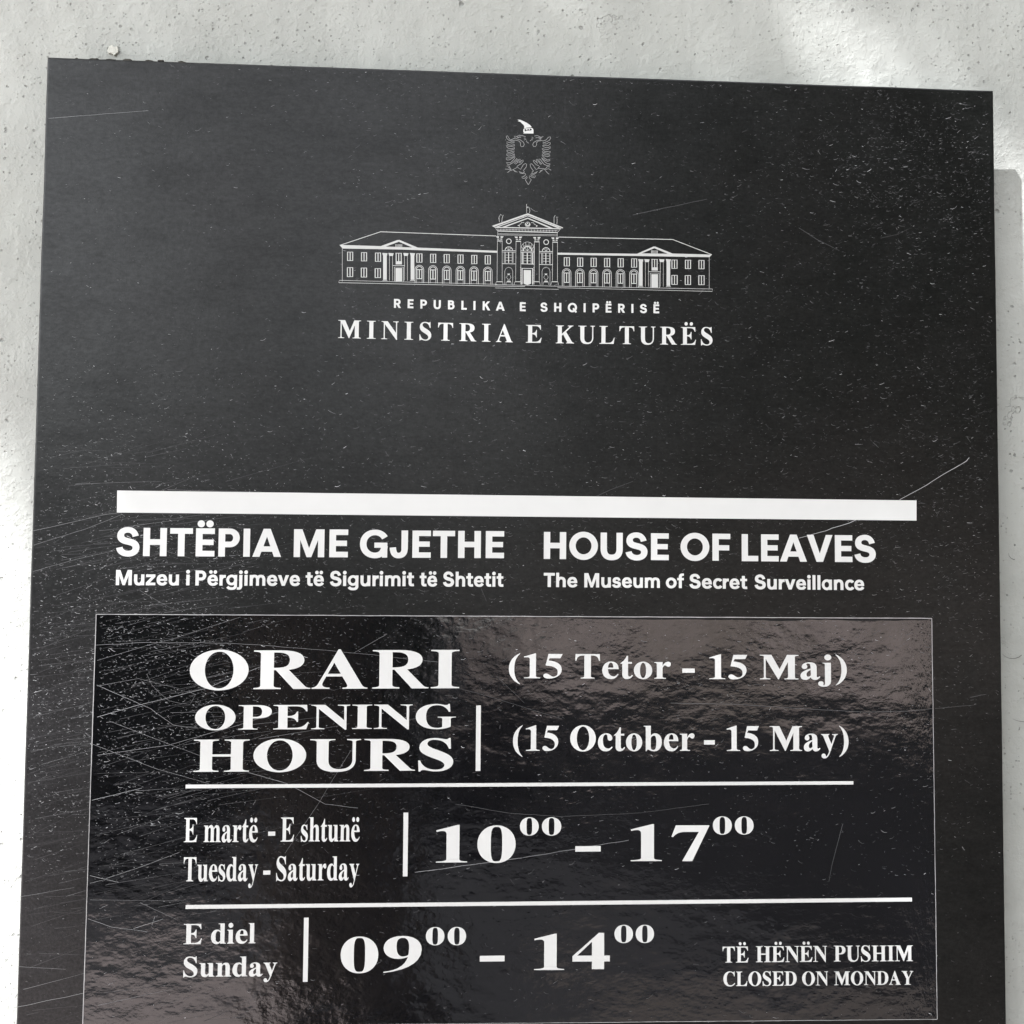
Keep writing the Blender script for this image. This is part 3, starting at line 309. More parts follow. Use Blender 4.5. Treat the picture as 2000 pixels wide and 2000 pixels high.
HOUSE_LINES = [([(-118.68,112.75),(-93.59,103.51),(-21.5,104.26)],0.486),([(-117.14,114.72),(-116.8,135.4)],0.259),([(-118.94,136.11),(-118.64,134.77),(-20.56,134.95)],0.259),([(-118.94,136.25),(-3.26,136.01)],0.324),([(-113.84,116.84),(-113.75,122.31)],0.648),([(-112.27,116.79),(-112.18,122.27)],0.648),([(-110.7,116.75),(-110.61,122.23)],0.648),([(-114.1,116.91),(-110.43,116.81)],0.389),([(-114.01,122.25),(-110.35,122.16)],0.389),([(-105.26,116.88),(-105.17,122.36)],0.648),([(-103.69,116.84),(-103.6,122.32)],0.648),([(-102.12,116.8),(-102.03,122.28)],0.648),([(-105.52,116.95),(-101.85,116.86)],0.389),([(-105.44,122.3),(-101.77,122.21)],0.389),([(-96.61,116.93),(-96.52,122.41)],0.648),([(-95.03,116.88),(-94.95,122.37)],0.648),([(-93.46,116.84),(-93.38,122.33)],0.648),([(-96.87,117.0),(-93.19,116.9)],0.389),([(-96.79,122.35),(-93.11,122.26)],0.389),([(-70.96,116.8),(-70.89,122.3)],0.648),([(-69.38,116.76),(-69.31,122.26)],0.648),([(-67.8,116.72),(-67.73,122.22)],0.648),([(-71.22,116.87),(-67.53,116.78)],0.389),([(-71.16,122.24),(-67.47,122.14)],0.389),([(-62.39,116.78),(-62.32,122.28)],0.648),([(-60.8,116.74),(-60.74,122.24)],0.648),([(-59.22,116.7),(-59.15,122.2)],0.648),([(-62.65,116.85),(-58.96,116.76)],0.389),([(-62.59,122.22),(-58.89,122.13)],0.389),([(-53.93,116.76),(-53.87,122.27)],0.648),([(-52.35,116.72),(-52.28,122.23)],0.648),([(-50.76,116.68),(-50.7,122.19)],0.648),([(-54.2,116.84),(-50.5,116.74)],0.389),([(-54.13,122.21),(-50.43,122.12)],0.389),([(-45.33,116.81),(-45.27,122.32)],0.648),([(-43.74,116.77),(-43.69,122.28)],0.648),([(-42.16,116.73),(-42.1,122.24)],0.648),([(-45.6,116.89),(-41.89,116.79)],0.389),([(-45.54,122.26),(-41.83,122.17)],0.389),([(-36.72,116.86),(-36.66,122.37)],0.648),([(-35.13,116.82),(-35.07,122.33)],0.648),([(-33.54,116.78),(-33.48,122.29)],0.648),([(-36.98,116.93),(-33.27,116.84)],0.389),([(-36.93,122.31),(-33.22,122.22)],0.389),([(-28.29,116.84),(-28.24,122.36)],0.648),([(-26.7,116.8),(-26.65,122.32)],0.648),([(-25.11,116.76),(-25.06,122.28)],0.648),([(-28.56,116.92),(-24.84,116.82)],0.389),([(-28.51,122.3),(-24.79,122.21)],0.389),([(-113.81,126.59),(-113.71,132.45)],0.648),([(-112.17,126.55),(-112.08,132.41)],0.648),([(-110.54,126.5),(-110.45,132.37)],0.648),([(-114.0,126.66),(-110.34,126.57)],0.389),([(-113.91,132.39),(-110.25,132.3)],0.389),([(-105.24,126.64),(-105.15,132.51)],0.648),([(-103.6,126.6),(-103.51,132.47)],0.648),([(-101.97,126.56),(-101.88,132.43)],0.648),([(-105.43,126.71),(-101.77,126.62)],0.389),([(-105.34,132.45),(-101.68,132.36)],0.389),([(-96.66,126.76),(-96.57,132.64)],0.648),([(-95.02,126.72),(-94.93,132.6)],0.648),([(-93.38,126.68),(-93.29,132.56)],0.648),([(-96.85,126.83),(-93.18,126.74)],0.389),([(-96.76,132.57),(-93.1,132.48)],0.389),([(-71.84,135.31),(-71.95,126.88),(-71.87,126.17),(-71.61,125.5),(-71.19,124.92),(-70.63,124.47),(-69.98,124.18),(-69.29,124.07),(-68.59,124.14),(-67.93,124.4),(-67.37,124.82),(-66.93,125.38),(-66.65,126.04),(-66.55,126.75),(-66.45,135.18)],0.356),([(-71.16,126.86),(-71.03,126.11),(-70.62,125.47),(-70.01,125.04),(-69.28,124.87),(-68.54,125.0),(-67.92,125.41),(-67.5,126.03),(-67.34,126.77)],0.454),([(-71.16,126.86),(-67.34,126.77)],0.518),([(-70.83,126.85),(-70.76,132.61)],0.648),([(-69.25,126.81),(-69.18,132.57)],0.648),([(-67.67,126.77),(-67.6,132.53)],0.648),([(-71.02,132.62),(-67.34,132.53)],0.518),([(-70.89,132.61),(-70.85,135.29)],0.194),([(-67.47,132.53),(-67.43,135.2)],0.194),([(-63.41,135.31),(-63.52,126.9),(-63.43,126.18),(-63.17,125.52),(-62.75,124.94),(-62.19,124.48),(-61.55,124.19),(-60.85,124.08),(-60.15,124.16),(-59.49,124.42),(-58.93,124.84),(-58.49,125.4),(-58.21,126.05),(-58.11,126.76),(-58.01,135.18)],0.356),([(-62.73,126.88),(-62.59,126.13),(-62.18,125.49),(-61.57,125.05),(-60.84,124.89),(-60.1,125.02),(-59.48,125.42),(-59.06,126.04),(-58.9,126.78)],0.454),([(-62.73,126.88),(-58.9,126.78)],0.518),([(-62.4,126.87),(-62.33,132.64)],0.648),([(-60.81,126.83),(-60.74,132.61)],0.648),([(-59.23,126.79),(-59.16,132.57)],0.648),([(-62.59,132.65),(-58.9,132.56)],0.518),([(-62.46,132.65),(-62.43,135.28)],0.194),([(-59.03,132.56),(-59.0,135.2)],0.194),([(-54.84,135.3),(-54.94,126.91),(-54.85,126.2),(-54.59,125.53),(-54.17,124.95),(-53.61,124.5),(-52.96,124.21),(-52.26,124.1),(-51.56,124.17),(-50.9,124.43),(-50.34,124.85),(-49.9,125.41),(-49.62,126.07),(-49.52,126.78),(-49.43,135.17)],0.356),([(-54.15,126.89),(-54.01,126.15),(-53.6,125.5),(-52.99,125.07),(-52.25,124.9),(-51.52,125.03),(-50.89,125.44),(-50.47,126.06),(-50.32,126.8)],0.454),([(-54.15,126.89),(-50.32,126.8)],0.518),([(-53.82,126.89),(-53.75,132.68)],0.648),([(-52.23,126.85),(-52.17,132.64)],0.648),([(-50.65,126.81),(-50.58,132.6)],0.648),([(-54.01,132.68),(-50.32,132.59)],0.518),([(-53.88,132.68),(-53.85,135.28)],0.194),([(-50.45,132.6),(-50.42,135.2)],0.194),([(-46.32,135.3),(-46.41,126.93),(-46.33,126.22),(-46.07,125.54),(-45.64,124.96),(-45.08,124.51),(-44.43,124.22),(-43.73,124.11),(-43.03,124.19),(-42.37,124.44),(-41.8,124.87),(-41.37,125.43),(-41.09,126.08),(-40.99,126.8),(-40.9,135.17)],0.356),([(-45.62,126.91),(-45.48,126.16),(-45.07,125.52),(-44.46,125.08),(-43.72,124.92),(-42.99,125.05),(-42.36,125.45),(-41.94,126.07),(-41.78,126.81)],0.454),([(-45.62,126.91),(-41.78,126.81)],0.518),([(-45.29,126.9),(-45.23,132.71)],0.648),([(-43.7,126.86),(-43.64,132.67)],0.648),([(-42.11,126.82),(-42.05,132.63)],0.648),([(-45.49,132.72),(-41.79,132.63)],0.518),([(-45.36,132.71),(-45.33,135.28)],0.194),([(-41.92,132.63),(-41.89,135.19)],0.194),([(-37.86,135.3),(-37.94,126.95),(-37.86,126.23),(-37.59,125.56),(-37.17,124.98),(-36.61,124.53),(-35.96,124.24),(-35.25,124.13),(-34.55,124.2),(-33.89,124.46),(-33.32,124.88),(-32.89,125.44),(-32.61,126.1),(-32.51,126.81),(-32.43,135.17)],0.356),([(-37.15,126.93),(-37.01,126.18),(-36.6,125.54),(-35.98,125.1),(-35.25,124.93),(-34.51,125.06),(-33.88,125.47),(-33.46,126.09),(-33.3,126.83)],0.454),([(-37.15,126.93),(-33.3,126.83)],0.518),([(-36.82,126.92),(-36.76,132.75)],0.648),([(-35.23,126.88),(-35.17,132.71)],0.648),([(-33.64,126.84),(-33.58,132.67)],0.648),([(-37.02,132.75),(-33.31,132.66)],0.518),([(-36.89,132.75),(-36.86,135.27)],0.194),([(-33.45,132.67),(-33.42,135.19)],0.194),([(-29.24,135.29),(-29.33,126.96),(-29.24,126.25),(-28.97,125.58),(-28.55,124.99),(-27.99,124.54),(-27.33,124.25),(-26.63,124.14),(-25.93,124.22),(-25.27,124.47),(-24.7,124.9),(-24.26,125.46),(-23.98,126.12),(-23.88,126.83),(-23.81,135.16)],0.356),([(-28.53,126.94),(-28.39,126.19),(-27.98,125.55),(-27.36,125.11),(-26.62,124.95),(-25.89,125.08),(-25.26,125.48),(-24.83,126.11),(-24.68,126.85)],0.454),([(-28.53,126.94),(-24.68,126.85)],0.518),([(-28.2,126.93),(-28.14,132.78)],0.648),([(-26.61,126.9),(-26.55,132.74)],0.648),([(-25.01,126.86),(-24.96,132.7)],0.648),([(-28.41,132.79),(-24.69,132.7)],0.518),([(-28.27,132.78),(-28.25,135.27)],0.194),([(-24.83,132.7),(-24.8,135.18)],0.194),([(-91.96,134.26),(-89.07,134.19)],0.389),([(-74.89,133.85),(-71.99,133.78)],0.389),([(-87.91,118.64),(-87.69,134.16)],0.227),([(-86.01,118.59),(-85.79,134.11)],0.227),([(-78.65,118.41),(-78.44,133.93)],0.227),([(-76.8,118.36),(-76.6,133.89)],0.227),([(-83.8,116.86),(-83.73,121.89)],0.648),([(-82.22,116.82),(-82.15,121.85)],0.648),([(-80.64,116.78),(-80.57,121.81)],0.648),([(-84.19,116.81),(-80.25,116.77)],0.389),([(-85.73,124.61),(-78.3,124.56)],0.389),([(-84.6,134.62),(-84.73,125.59),(-79.21,125.59),(-79.08,134.62)],0.356),([(17.82,103.89),(90.3,103.52),(115.44,112.61)],0.486),([(113.74,114.29),(113.7,134.24)],0.259),([(17.33,135.18),(115.74,134.66)],0.292),([(17.34,136.19),(115.74,136.23),(115.74,134.66)],0.292),([(21.44,116.79),(21.47,122.33)],0.648),([(23.05,116.74),(23.08,122.29)],0.648),([(24.66,116.7),(24.69,122.25)],0.648),([(21.17,116.86),(24.92,116.76)],0.389),([(21.2,122.27),(24.95,122.17)],0.389),([(29.89,116.84),(29.91,122.39)],0.648),([(31.5,116.8),(31.52,122.35)],0.648),([(33.11,116.76),(33.13,122.31)],0.648),([(29.62,116.91),(33.37,116.82)],0.389),([(29.65,122.33),(33.4,122.23)],0.389),([(38.41,116.76),(38.43,122.31)],0.648),([(40.02,116.72),(40.05,122.27)],0.648),([(41.64,116.68),(41.66,122.23)],0.648),([(38.14,116.83),(41.9,116.74)],0.389),([(38.17,122.25),(41.93,122.15)],0.389),([(46.95,116.68),(46.97,122.23)],0.648),([(48.56,116.63),(48.58,122.19)],0.648),([(50.18,116.59),(50.2,122.15)],0.648),([(46.68,116.75),(50.45,116.65)],0.389),([(46.7,122.17),(50.47,122.07)],0.389),([(55.57,116.59),(55.58,122.15)],0.648),([(57.18,116.55),(57.2,122.11)],0.648),([(58.8,116.51),(58.81,122.07)],0.648),([(55.3,116.67),(59.07,116.57)],0.389),([(55.31,122.09),(59.08,121.99)],0.389),([(64.13,116.51),(64.14,122.07)],0.648),([(65.75,116.47),(65.76,122.03)],0.648),([(67.37,116.43),(67.38,121.99)],0.648),([(63.86,116.58),(67.64,116.49)],0.389),([(63.87,122.01),(67.65,121.92)],0.389),([(89.89,116.6),(89.9,122.18)],0.648),([(91.52,116.56),(91.52,122.13)],0.648),([(93.15,116.52),(93.15,122.09)],0.648),([(89.62,116.68),(93.42,116.58)],0.389),([(89.62,122.11),(93.42,122.02)],0.389),([(98.51,116.52),(98.51,122.1)],0.648),([(100.14,116.48),(100.13,122.06)],0.648),([(101.77,116.43),(101.76,122.02)],0.648),([(98.24,116.59),(102.04,116.5)],0.389),([(98.23,122.04),(102.03,121.94)],0.389),([(107.14,116.43),(107.13,122.02)],0.648),([(108.77,116.39),(108.76,121.98)],0.648),([(110.4,116.35),(110.39,121.94)],0.648),([(106.86,116.51),(110.67,116.41)],0.389),([(106.86,121.96),(110.66,121.86)],0.389),([(89.83,126.46),(89.83,132.43)],0.648),([(91.52,126.42),(91.52,132.39)],0.648),([(93.22,126.37),(93.22,132.35)],0.648),([(89.63,126.53),(93.42,126.44)],0.389),([(89.63,132.37),(93.42,132.28)],0.389),([(98.37,126.38),(98.37,132.36)],0.648),([(100.06,126.34),(100.06,132.32)],0.648),([(101.76,126.3),(101.76,132.28)],0.648),([(98.16,126.46),(101.96,126.36)],0.389),([(98.16,132.3),(101.96,132.21)],0.389),([(107.06,126.24),(107.05,132.22)],0.648),([(108.75,126.2),(108.75,132.18)],0.648),([(110.45,126.15),(110.45,132.14)],0.648),([(106.85,126.31),(110.66,126.22)],0.389),([(106.85,132.16),(110.65,132.07)],0.389),([(20.27,135.18),(20.23,126.75),(20.31,126.03),(20.58,125.36),(21.02,124.77),(21.58,124.32),(22.24,124.02),(22.95,123.91),(23.66,123.99),(24.33,124.25),(24.9,124.67),(25.34,125.24),(25.62,125.9),(25.71,126.61),(25.76,135.05)],0.356),([(21.03,126.73),(21.17,125.98),(21.59,125.33),(22.22,124.89),(22.96,124.72),(23.7,124.85),(24.33,125.26),(24.76,125.89),(24.91,126.63)],0.454),([(21.03,126.73),(24.91,126.63)],0.518),([(21.36,126.72),(21.4,132.73)],0.648),([(22.97,126.68),(23.0,132.69)],0.648),([(24.58,126.64),(24.61,132.65)],0.648),([(21.13,132.73),(24.88,132.64)],0.518),([(21.26,132.73),(21.28,135.16)],0.194),([(24.74,132.64),(24.75,135.07)],0.194),([(28.64,135.13),(28.59,126.68),(28.68,125.96),(28.96,125.28),(29.39,124.7),(29.96,124.24),(30.62,123.95),(31.33,123.84),(32.04,123.91),(32.71,124.18),(33.28,124.6),(33.72,125.16),(33.99,125.83),(34.09,126.54),(34.13,135.0)],0.356),([(29.4,126.66),(29.54,125.9),(29.96,125.26),(30.59,124.82),(31.33,124.65),(32.08,124.78),(32.71,125.19),(33.13,125.81),(33.29,126.56)],0.454),([(29.4,126.66),(33.29,126.56)],0.518),([(29.73,126.65),(29.76,132.66)],0.648),([(31.34,126.61),(31.37,132.62)],0.648),([(32.95,126.57),(32.98,132.58)],0.648),([(29.5,132.66),(33.25,132.57)],0.518),([(29.63,132.66),(29.64,135.1)],0.194),([(33.11,132.58),(33.13,135.02)],0.194),([(37.28,135.07),(37.24,126.6),(37.34,125.88),(37.61,125.2),(38.04,124.62),(38.61,124.16),(39.27,123.87),(39.98,123.76),(40.7,123.83),(41.36,124.1),(41.94,124.52),(42.38,125.09),(42.65,125.75),(42.75,126.46),(42.78,134.94)],0.356),([(38.05,126.58),(38.19,125.82),(38.61,125.18),(39.24,124.74),(39.99,124.57),(40.73,124.7),(41.37,125.11),(41.79,125.74),(41.94,126.48)],0.454),([(38.05,126.58),(41.94,126.48)],0.518),([(38.39,126.57),(38.41,132.58)],0.648),([(40.0,126.53),(40.02,132.55)],0.648),([(41.61,126.49),(41.63,132.51)],0.648),([(38.14,132.59),(41.9,132.5)],0.518),([(38.28,132.59),(38.29,135.05)],0.194),([(41.77,132.5),(41.78,134.96)],0.194),([(45.8,135.02),(45.77,126.52),(45.86,125.8),(46.14,125.13),(46.57,124.54),(47.14,124.09),(47.81,123.79),(48.52,123.68),(49.23,123.76),(49.9,124.02),(50.47,124.45),(50.91,125.01),(51.19,125.67),(51.29,126.39),(51.31,134.88)],0.356),([(46.58,126.5),(46.73,125.75),(47.15,125.1),(47.78,124.66),(48.52,124.49),(49.27,124.62),(49.9,125.03),(50.33,125.66),(50.48,126.41)],0.454),([(46.58,126.5),(50.48,126.41)],0.518),([(46.92,126.5),(46.94,132.51)],0.648),([(48.53,126.46),(48.55,132.48)],0.648),([(50.14,126.42),(50.16,132.44)],0.648),([(46.67,132.52),(50.43,132.43)],0.518),([(46.8,132.52),(46.81,134.99)],0.194),([(50.3,132.43),(50.31,134.91)],0.194),([(54.34,134.96),(54.32,126.45),(54.41,125.73),(54.68,125.05),(55.12,124.47),(55.69,124.01),(56.35,123.72),(57.07,123.6),(57.78,123.68),(58.45,123.94),(59.02,124.37),(59.46,124.93),(59.74,125.6),(59.84,126.31),(59.86,134.83)],0.356),([(55.12,126.43),(55.27,125.67),(55.69,125.03),(56.32,124.58),(57.07,124.42),(57.82,124.55),(58.45,124.96),(58.88,125.58),(59.03,126.33)],0.454),([(55.12,126.43),(59.03,126.33)],0.518),([(55.46,126.42),(55.48,132.44)],0.648),([(57.08,126.38),(57.09,132.4)],0.648),([(58.69,126.34),(58.71,132.37)],0.648),([(55.21,132.45),(58.98,132.36)],0.518),([(55.34,132.45),(55.35,134.94)],0.194),([(58.84,132.36),(58.85,134.85)],0.194),([(62.89,134.9),(62.87,126.37),(62.96,125.65),(63.24,124.98),(63.67,124.39),(64.25,123.93),(64.91,123.64),(65.63,123.53),(66.34,123.6),(67.01,123.86),(67.59,124.29),(68.03,124.86),(68.3,125.52),(68.4,126.24),(68.42,134.77)],0.356),([(63.68,126.35),(63.83,125.6),(64.25,124.95),(64.88,124.51),(65.63,124.34),(66.38,124.47),(67.01,124.88),(67.44,125.51),(67.59,126.26)],0.454),([(63.68,126.35),(67.59,126.26)],0.518),([(64.02,126.35),(64.03,132.37)],0.648),([(65.63,126.31),(65.65,132.33)],0.648),([(67.25,126.27),(67.26,132.3)],0.648),([(63.76,132.38),(67.53,132.29)],0.518),([(63.89,132.38),(63.9,134.88)],0.194),([(67.4,132.29),(67.4,134.8)],0.194),([(68.55,134.3),(71.52,134.22)],0.389),([(86.11,133.88),(89.09,133.8)],0.389),([(72.91,118.46),(72.93,134.19)],0.227),([(74.87,118.41),(74.89,134.14)],0.227),([(82.44,118.22),(82.46,133.96)],0.227),([(84.34,118.17),(84.35,133.92)],0.227),([(77.17,116.65),(77.17,121.75)],0.648),([(78.79,116.61),(78.79,121.71)],0.648),([(80.41,116.57),(80.42,121.66)],0.648),([(76.76,116.59),(80.82,116.56)],0.389),([(75.08,124.51),(82.72,124.46)],0.389),([(76.11,134.66),(76.1,125.51),(81.77,125.5),(81.78,134.66)],0.356),([(-21.94,99.37),(-20.58,101.16)],0.259),([(18.64,99.03),(17.14,100.9)],0.259),([(-20.59,99.48),(-20.58,100.55)],0.194),([(-18.67,99.48),(-18.66,100.55)],0.194),([(-16.76,99.48),(-16.75,100.55)],0.194),([(-14.84,99.47),(-14.83,100.55)],0.194),([(-12.92,99.47),(-12.91,100.55)],0.194),([(-11.0,99.47),(-10.99,100.55)],0.194),([(-9.08,99.46),(-9.07,100.55)],0.194),([(-7.15,99.46),(-7.14,100.55)],0.194),([(-5.23,99.46),(-5.22,100.55)],0.194),([(-3.31,99.45),(-3.3,100.55)],0.194),([(-1.38,99.45),(-1.38,100.55)],0.194),([(0.54,99.45),(0.55,100.55)],0.194),([(2.46,99.44),(2.47,100.55)],0.194),([(4.39,99.44),(4.4,100.54)],0.194),([(6.32,99.44),(6.32,100.54)],0.194),([(8.24,99.43),(8.25,100.54)],0.194),([(10.17,99.43),(10.18,100.54)],0.194),([(12.1,99.42),(12.11,100.54)],0.194),([(14.03,99.42),(14.03,100.54)],0.194),([(15.96,99.42),(15.96,100.54)],0.194),([(-20.74,99.94),(17.14,99.83)],0.194),([(-20.41,102.82),(16.85,102.43)],0.162),([(-20.41,103.52),(16.85,103.19)],0.162),([(-20.57,101.46),(-20.55,104.5)],0.162),([(16.9,101.36),(16.92,103.8)],0.162),([(-20.73,107.72),(-20.74,132.7)],0.259),([(-17.73,107.64),(-17.52,132.62)],0.259),([(-21.24,133.55),(-21.73,135.44)],0.227),([(-17.21,133.46),(-16.89,135.32)],0.227),([(-9.04,107.63),(-9.08,132.41)],0.259),([(-6.04,107.55),(-5.85,132.33)],0.259),([(-9.58,133.27),(-10.08,135.16)],0.227),([(-5.54,133.17),(-5.23,135.04)],0.227),([(2.58,107.62),(2.52,132.13)],0.259),([(5.59,107.54),(5.76,132.05)],0.259),([(2.01,132.99),(1.52,134.88)],0.227),([(6.06,132.89),(6.38,134.77)],0.227),([(14.08,107.56),(13.99,131.85)],0.259),([(17.09,107.48),(17.24,131.77)],0.259),([(13.48,132.72),(12.98,134.61)],0.227),([(17.54,132.62),(17.85,134.49)],0.227),([(-12.07,107.37),(-12.14,107.84),(-12.35,108.27),(-12.68,108.62),(-13.09,108.84),(-13.56,108.93),(-14.02,108.87),(-14.44,108.66),(-14.77,108.34),(-14.99,107.92),(-15.07,107.45),(-15.0,106.98),(-14.79,106.55),(-14.46,106.21),(-14.05,105.98),(-13.58,105.89),(-13.12,105.95),(-12.7,106.16),(-12.36,106.49),(-12.15,106.9),(-12.07,107.37)],0.551),([(11.46,107.3),(11.39,107.77),(11.17,108.2),(10.84,108.55),(10.43,108.77),(9.96,108.86),(9.5,108.8),(9.08,108.59),(8.74,108.26),(8.52,107.85),(8.45,107.38),(8.52,106.9),(8.73,106.47),(9.06,106.13),(9.48,105.9),(9.94,105.81),(10.41,105.88),(10.83,106.08),(11.16,106.41),(11.38,106.83),(11.46,107.3)],0.551),([(-15.86,113.18),(-15.75,112.5),(-15.42,111.89),(-14.91,111.39),(-14.26,111.06),(-13.54,110.94),(-12.82,111.02),(-12.16,111.32),(-11.64,111.79),(-11.3,112.39),(-11.18,113.06)],0.486),([(-13.54,111.0),(-13.52,113.12)],0.259),([(-13.52,113.12),(-15.03,111.79)],0.194),([(-13.52,113.12),(-12.04,111.72)],0.194),([(-17.7,114.38),(-9.32,114.29)],0.324),([(-16.36,114.56),(-16.3,121.23)],0.324),([(-15.61,114.54),(-15.55,121.21)],0.324),([(-13.51,114.49),(-13.45,121.16)],0.324),([(-11.35,114.43),(-11.3,121.1)],0.324),([(-13.66,114.49),(-13.6,121.16)],0.648),([(-10.81,114.42),(-10.76,121.09)],0.259),([(-15.59,116.24),(-11.34,116.16)],0.227),([(-15.58,117.94),(-11.33,117.86)],0.227),([(-15.56,119.64),(-11.31,119.56)],0.227),([(-15.88,135.3),(-15.95,126.52),(-15.22,124.69),(-13.43,123.89),(-11.63,124.6),(-10.96,126.4),(-10.88,135.48)],0.13),([(-14.29,129.21),(-14.87,130.43),(-13.97,131.47),(-13.51,132.22),(-12.77,131.44),(-12.03,130.37),(-12.49,129.17)],0.162),([(-15.07,134.98),(-15.09,133.47),(-11.86,133.45),(-11.84,134.9)],0.194),([(7.58,113.12),(7.69,112.44),(8.02,111.82),(8.54,111.32),(9.19,111.0),(9.91,110.87),(10.64,110.96),(11.3,111.25),(11.82,111.72),(12.16,112.32),(12.28,113.0)],0.486),([(9.91,110.93),(9.93,113.06)],0.259),([(9.93,113.06),(8.42,111.73)],0.194),([(9.93,113.06),(11.42,111.65)],0.194),([(5.73,114.32),(14.15,114.23)],0.324),([(7.08,114.5),(7.13,121.19)],0.324),([(7.83,114.48),(7.88,121.17)],0.324),([(9.94,114.43),(9.98,121.11)],0.324),([(12.1,114.37),(12.15,121.06)],0.324),([(9.79,114.43),(9.83,121.12)],0.648),([(12.65,114.36),(12.69,121.05)],0.259),([(7.84,116.18),(12.11,116.11)],0.227),([(7.86,117.89),(12.13,117.81)],0.227),([(7.87,119.59),(12.14,119.51)],0.227),([(7.52,134.74),(7.46,125.94),(8.2,124.1),(10.0,123.3),(11.8,124.01),(12.48,125.82),(12.54,134.92)],0.13),([(9.13,128.63),(8.54,129.86),(9.44,130.9),(9.9,131.65),(10.65,130.87),(11.39,129.79),(10.93,128.59)],0.162),([(8.33,134.42),(8.32,132.9),(11.56,132.88),(11.57,134.34)],0.194),([(-4.46,113.25),(-4.38,112.52),(-4.12,111.84),(-3.71,111.25),(-3.16,110.8),(-2.53,110.5),(-1.84,110.39),(-1.16,110.46),(-0.52,110.73),(0.03,111.16),(0.46,111.72),(0.72,112.39),(0.82,113.11)],0.842),([(-5.36,113.27),(-5.25,112.34),(-4.9,111.47),(-4.35,110.71),(-3.62,110.12),(-2.77,109.74),(-1.85,109.6),(-0.93,109.69),(-0.07,110.03),(0.66,110.58),(1.23,111.31),(1.59,112.16),(1.72,113.09)],0.227),([(-6.03,112.62),(-5.9,111.32),(-5.49,110.1),(-4.83,109.05),(-3.96,108.23),(-2.95,107.7),(-1.87,107.5),(-0.78,107.64),(0.24,108.11),(1.12,108.89),(1.8,109.91),(2.22,111.11),(2.38,112.4)],0.194),([(-5.04,111.75),(-5.79,110.65)],0.227),([(-4.12,110.49),(-4.65,108.9)],0.227),([(-2.77,109.74),(-2.99,107.85)],0.227),([(-0.93,109.69),(-0.74,107.79)],0.227),([(0.43,110.38),(0.94,108.75)],0.227),([(1.38,111.58),(2.1,110.44)],0.227),([(-1.82,113.18),(-3.53,111.42)],0.259),([(-1.82,113.18),(-1.84,110.63)],0.259),([(-1.82,113.18),(-0.14,111.33)],0.259),([(-5.93,114.29),(2.48,114.29)],0.389),([(-5.09,114.42),(-5.03,121.55)],0.713),([(1.43,114.25),(1.48,121.39)],0.713),([(-4.27,114.55),(-4.22,121.38)],0.324),([(0.53,114.43),(0.58,121.26)],0.324),([(-1.87,114.49),(-1.82,121.32)],0.778),([(-4.26,116.25),(0.54,116.16)],0.259),([(-4.25,117.95),(0.55,117.86)],0.259),([(-4.24,119.65),(0.57,119.56)],0.259),([(-6.03,108.98),(-5.93,121.42)],0.194),([(2.29,108.76),(2.38,121.21)],0.194),([(-5.02,134.43),(-5.1,124.44),(1.59,124.39),(1.66,134.42)],0.713),([(-21.92,135.14),(17.95,135.25)],0.259),([(-21.9,137.26),(17.96,137.22)],0.259),([(-0.23,96.34),(-0.35,96.95),(-0.68,97.47),(-1.19,97.83),(-1.79,97.97),(-2.39,97.86),(-2.89,97.53),(-3.24,97.03),(-3.36,96.43),(-3.25,95.82),(-2.91,95.29),(-2.41,94.94),(-1.81,94.8),(-1.21,94.9),(-0.7,95.23),(-0.36,95.74),(-0.23,96.34)],0.292),([(-2.91,95.81),(-2.61,96.86),(-1.7,97.3),(-0.8,96.81),(-0.51,95.74)],0.778),([(-1.81,95.17),(-1.8,96.23)],0.713),([(-6.97,96.37),(-6.07,96.2),(-5.77,95.27),(-3.97,95.16)],0.324),([(0.39,95.1),(2.04,95.21),(2.35,96.12),(3.26,96.4)],0.324),([(-2.51,89.09),(-2.55,84.51),(-2.71,83.45),(-2.26,83.43)],0.259),([(-2.24,85.11),(-1.04,85.38),(-0.42,87.5),(-0.86,89.04)],0.259),([(-2.54,86.04),(-1.49,85.09)],0.259),([(-19.58,95.35),(-19.91,92.32),(-18.87,90.31),(-18.12,91.05)],0.259),([(-18.08,95.31),(-17.95,93.17),(-17.22,90.72)],0.259),([(14.85,95.32),(14.82,91.35),(15.57,89.95)],0.259),([(16.66,95.88),(16.79,92.21),(16.18,91.01),(17.39,91.28)],0.259)]
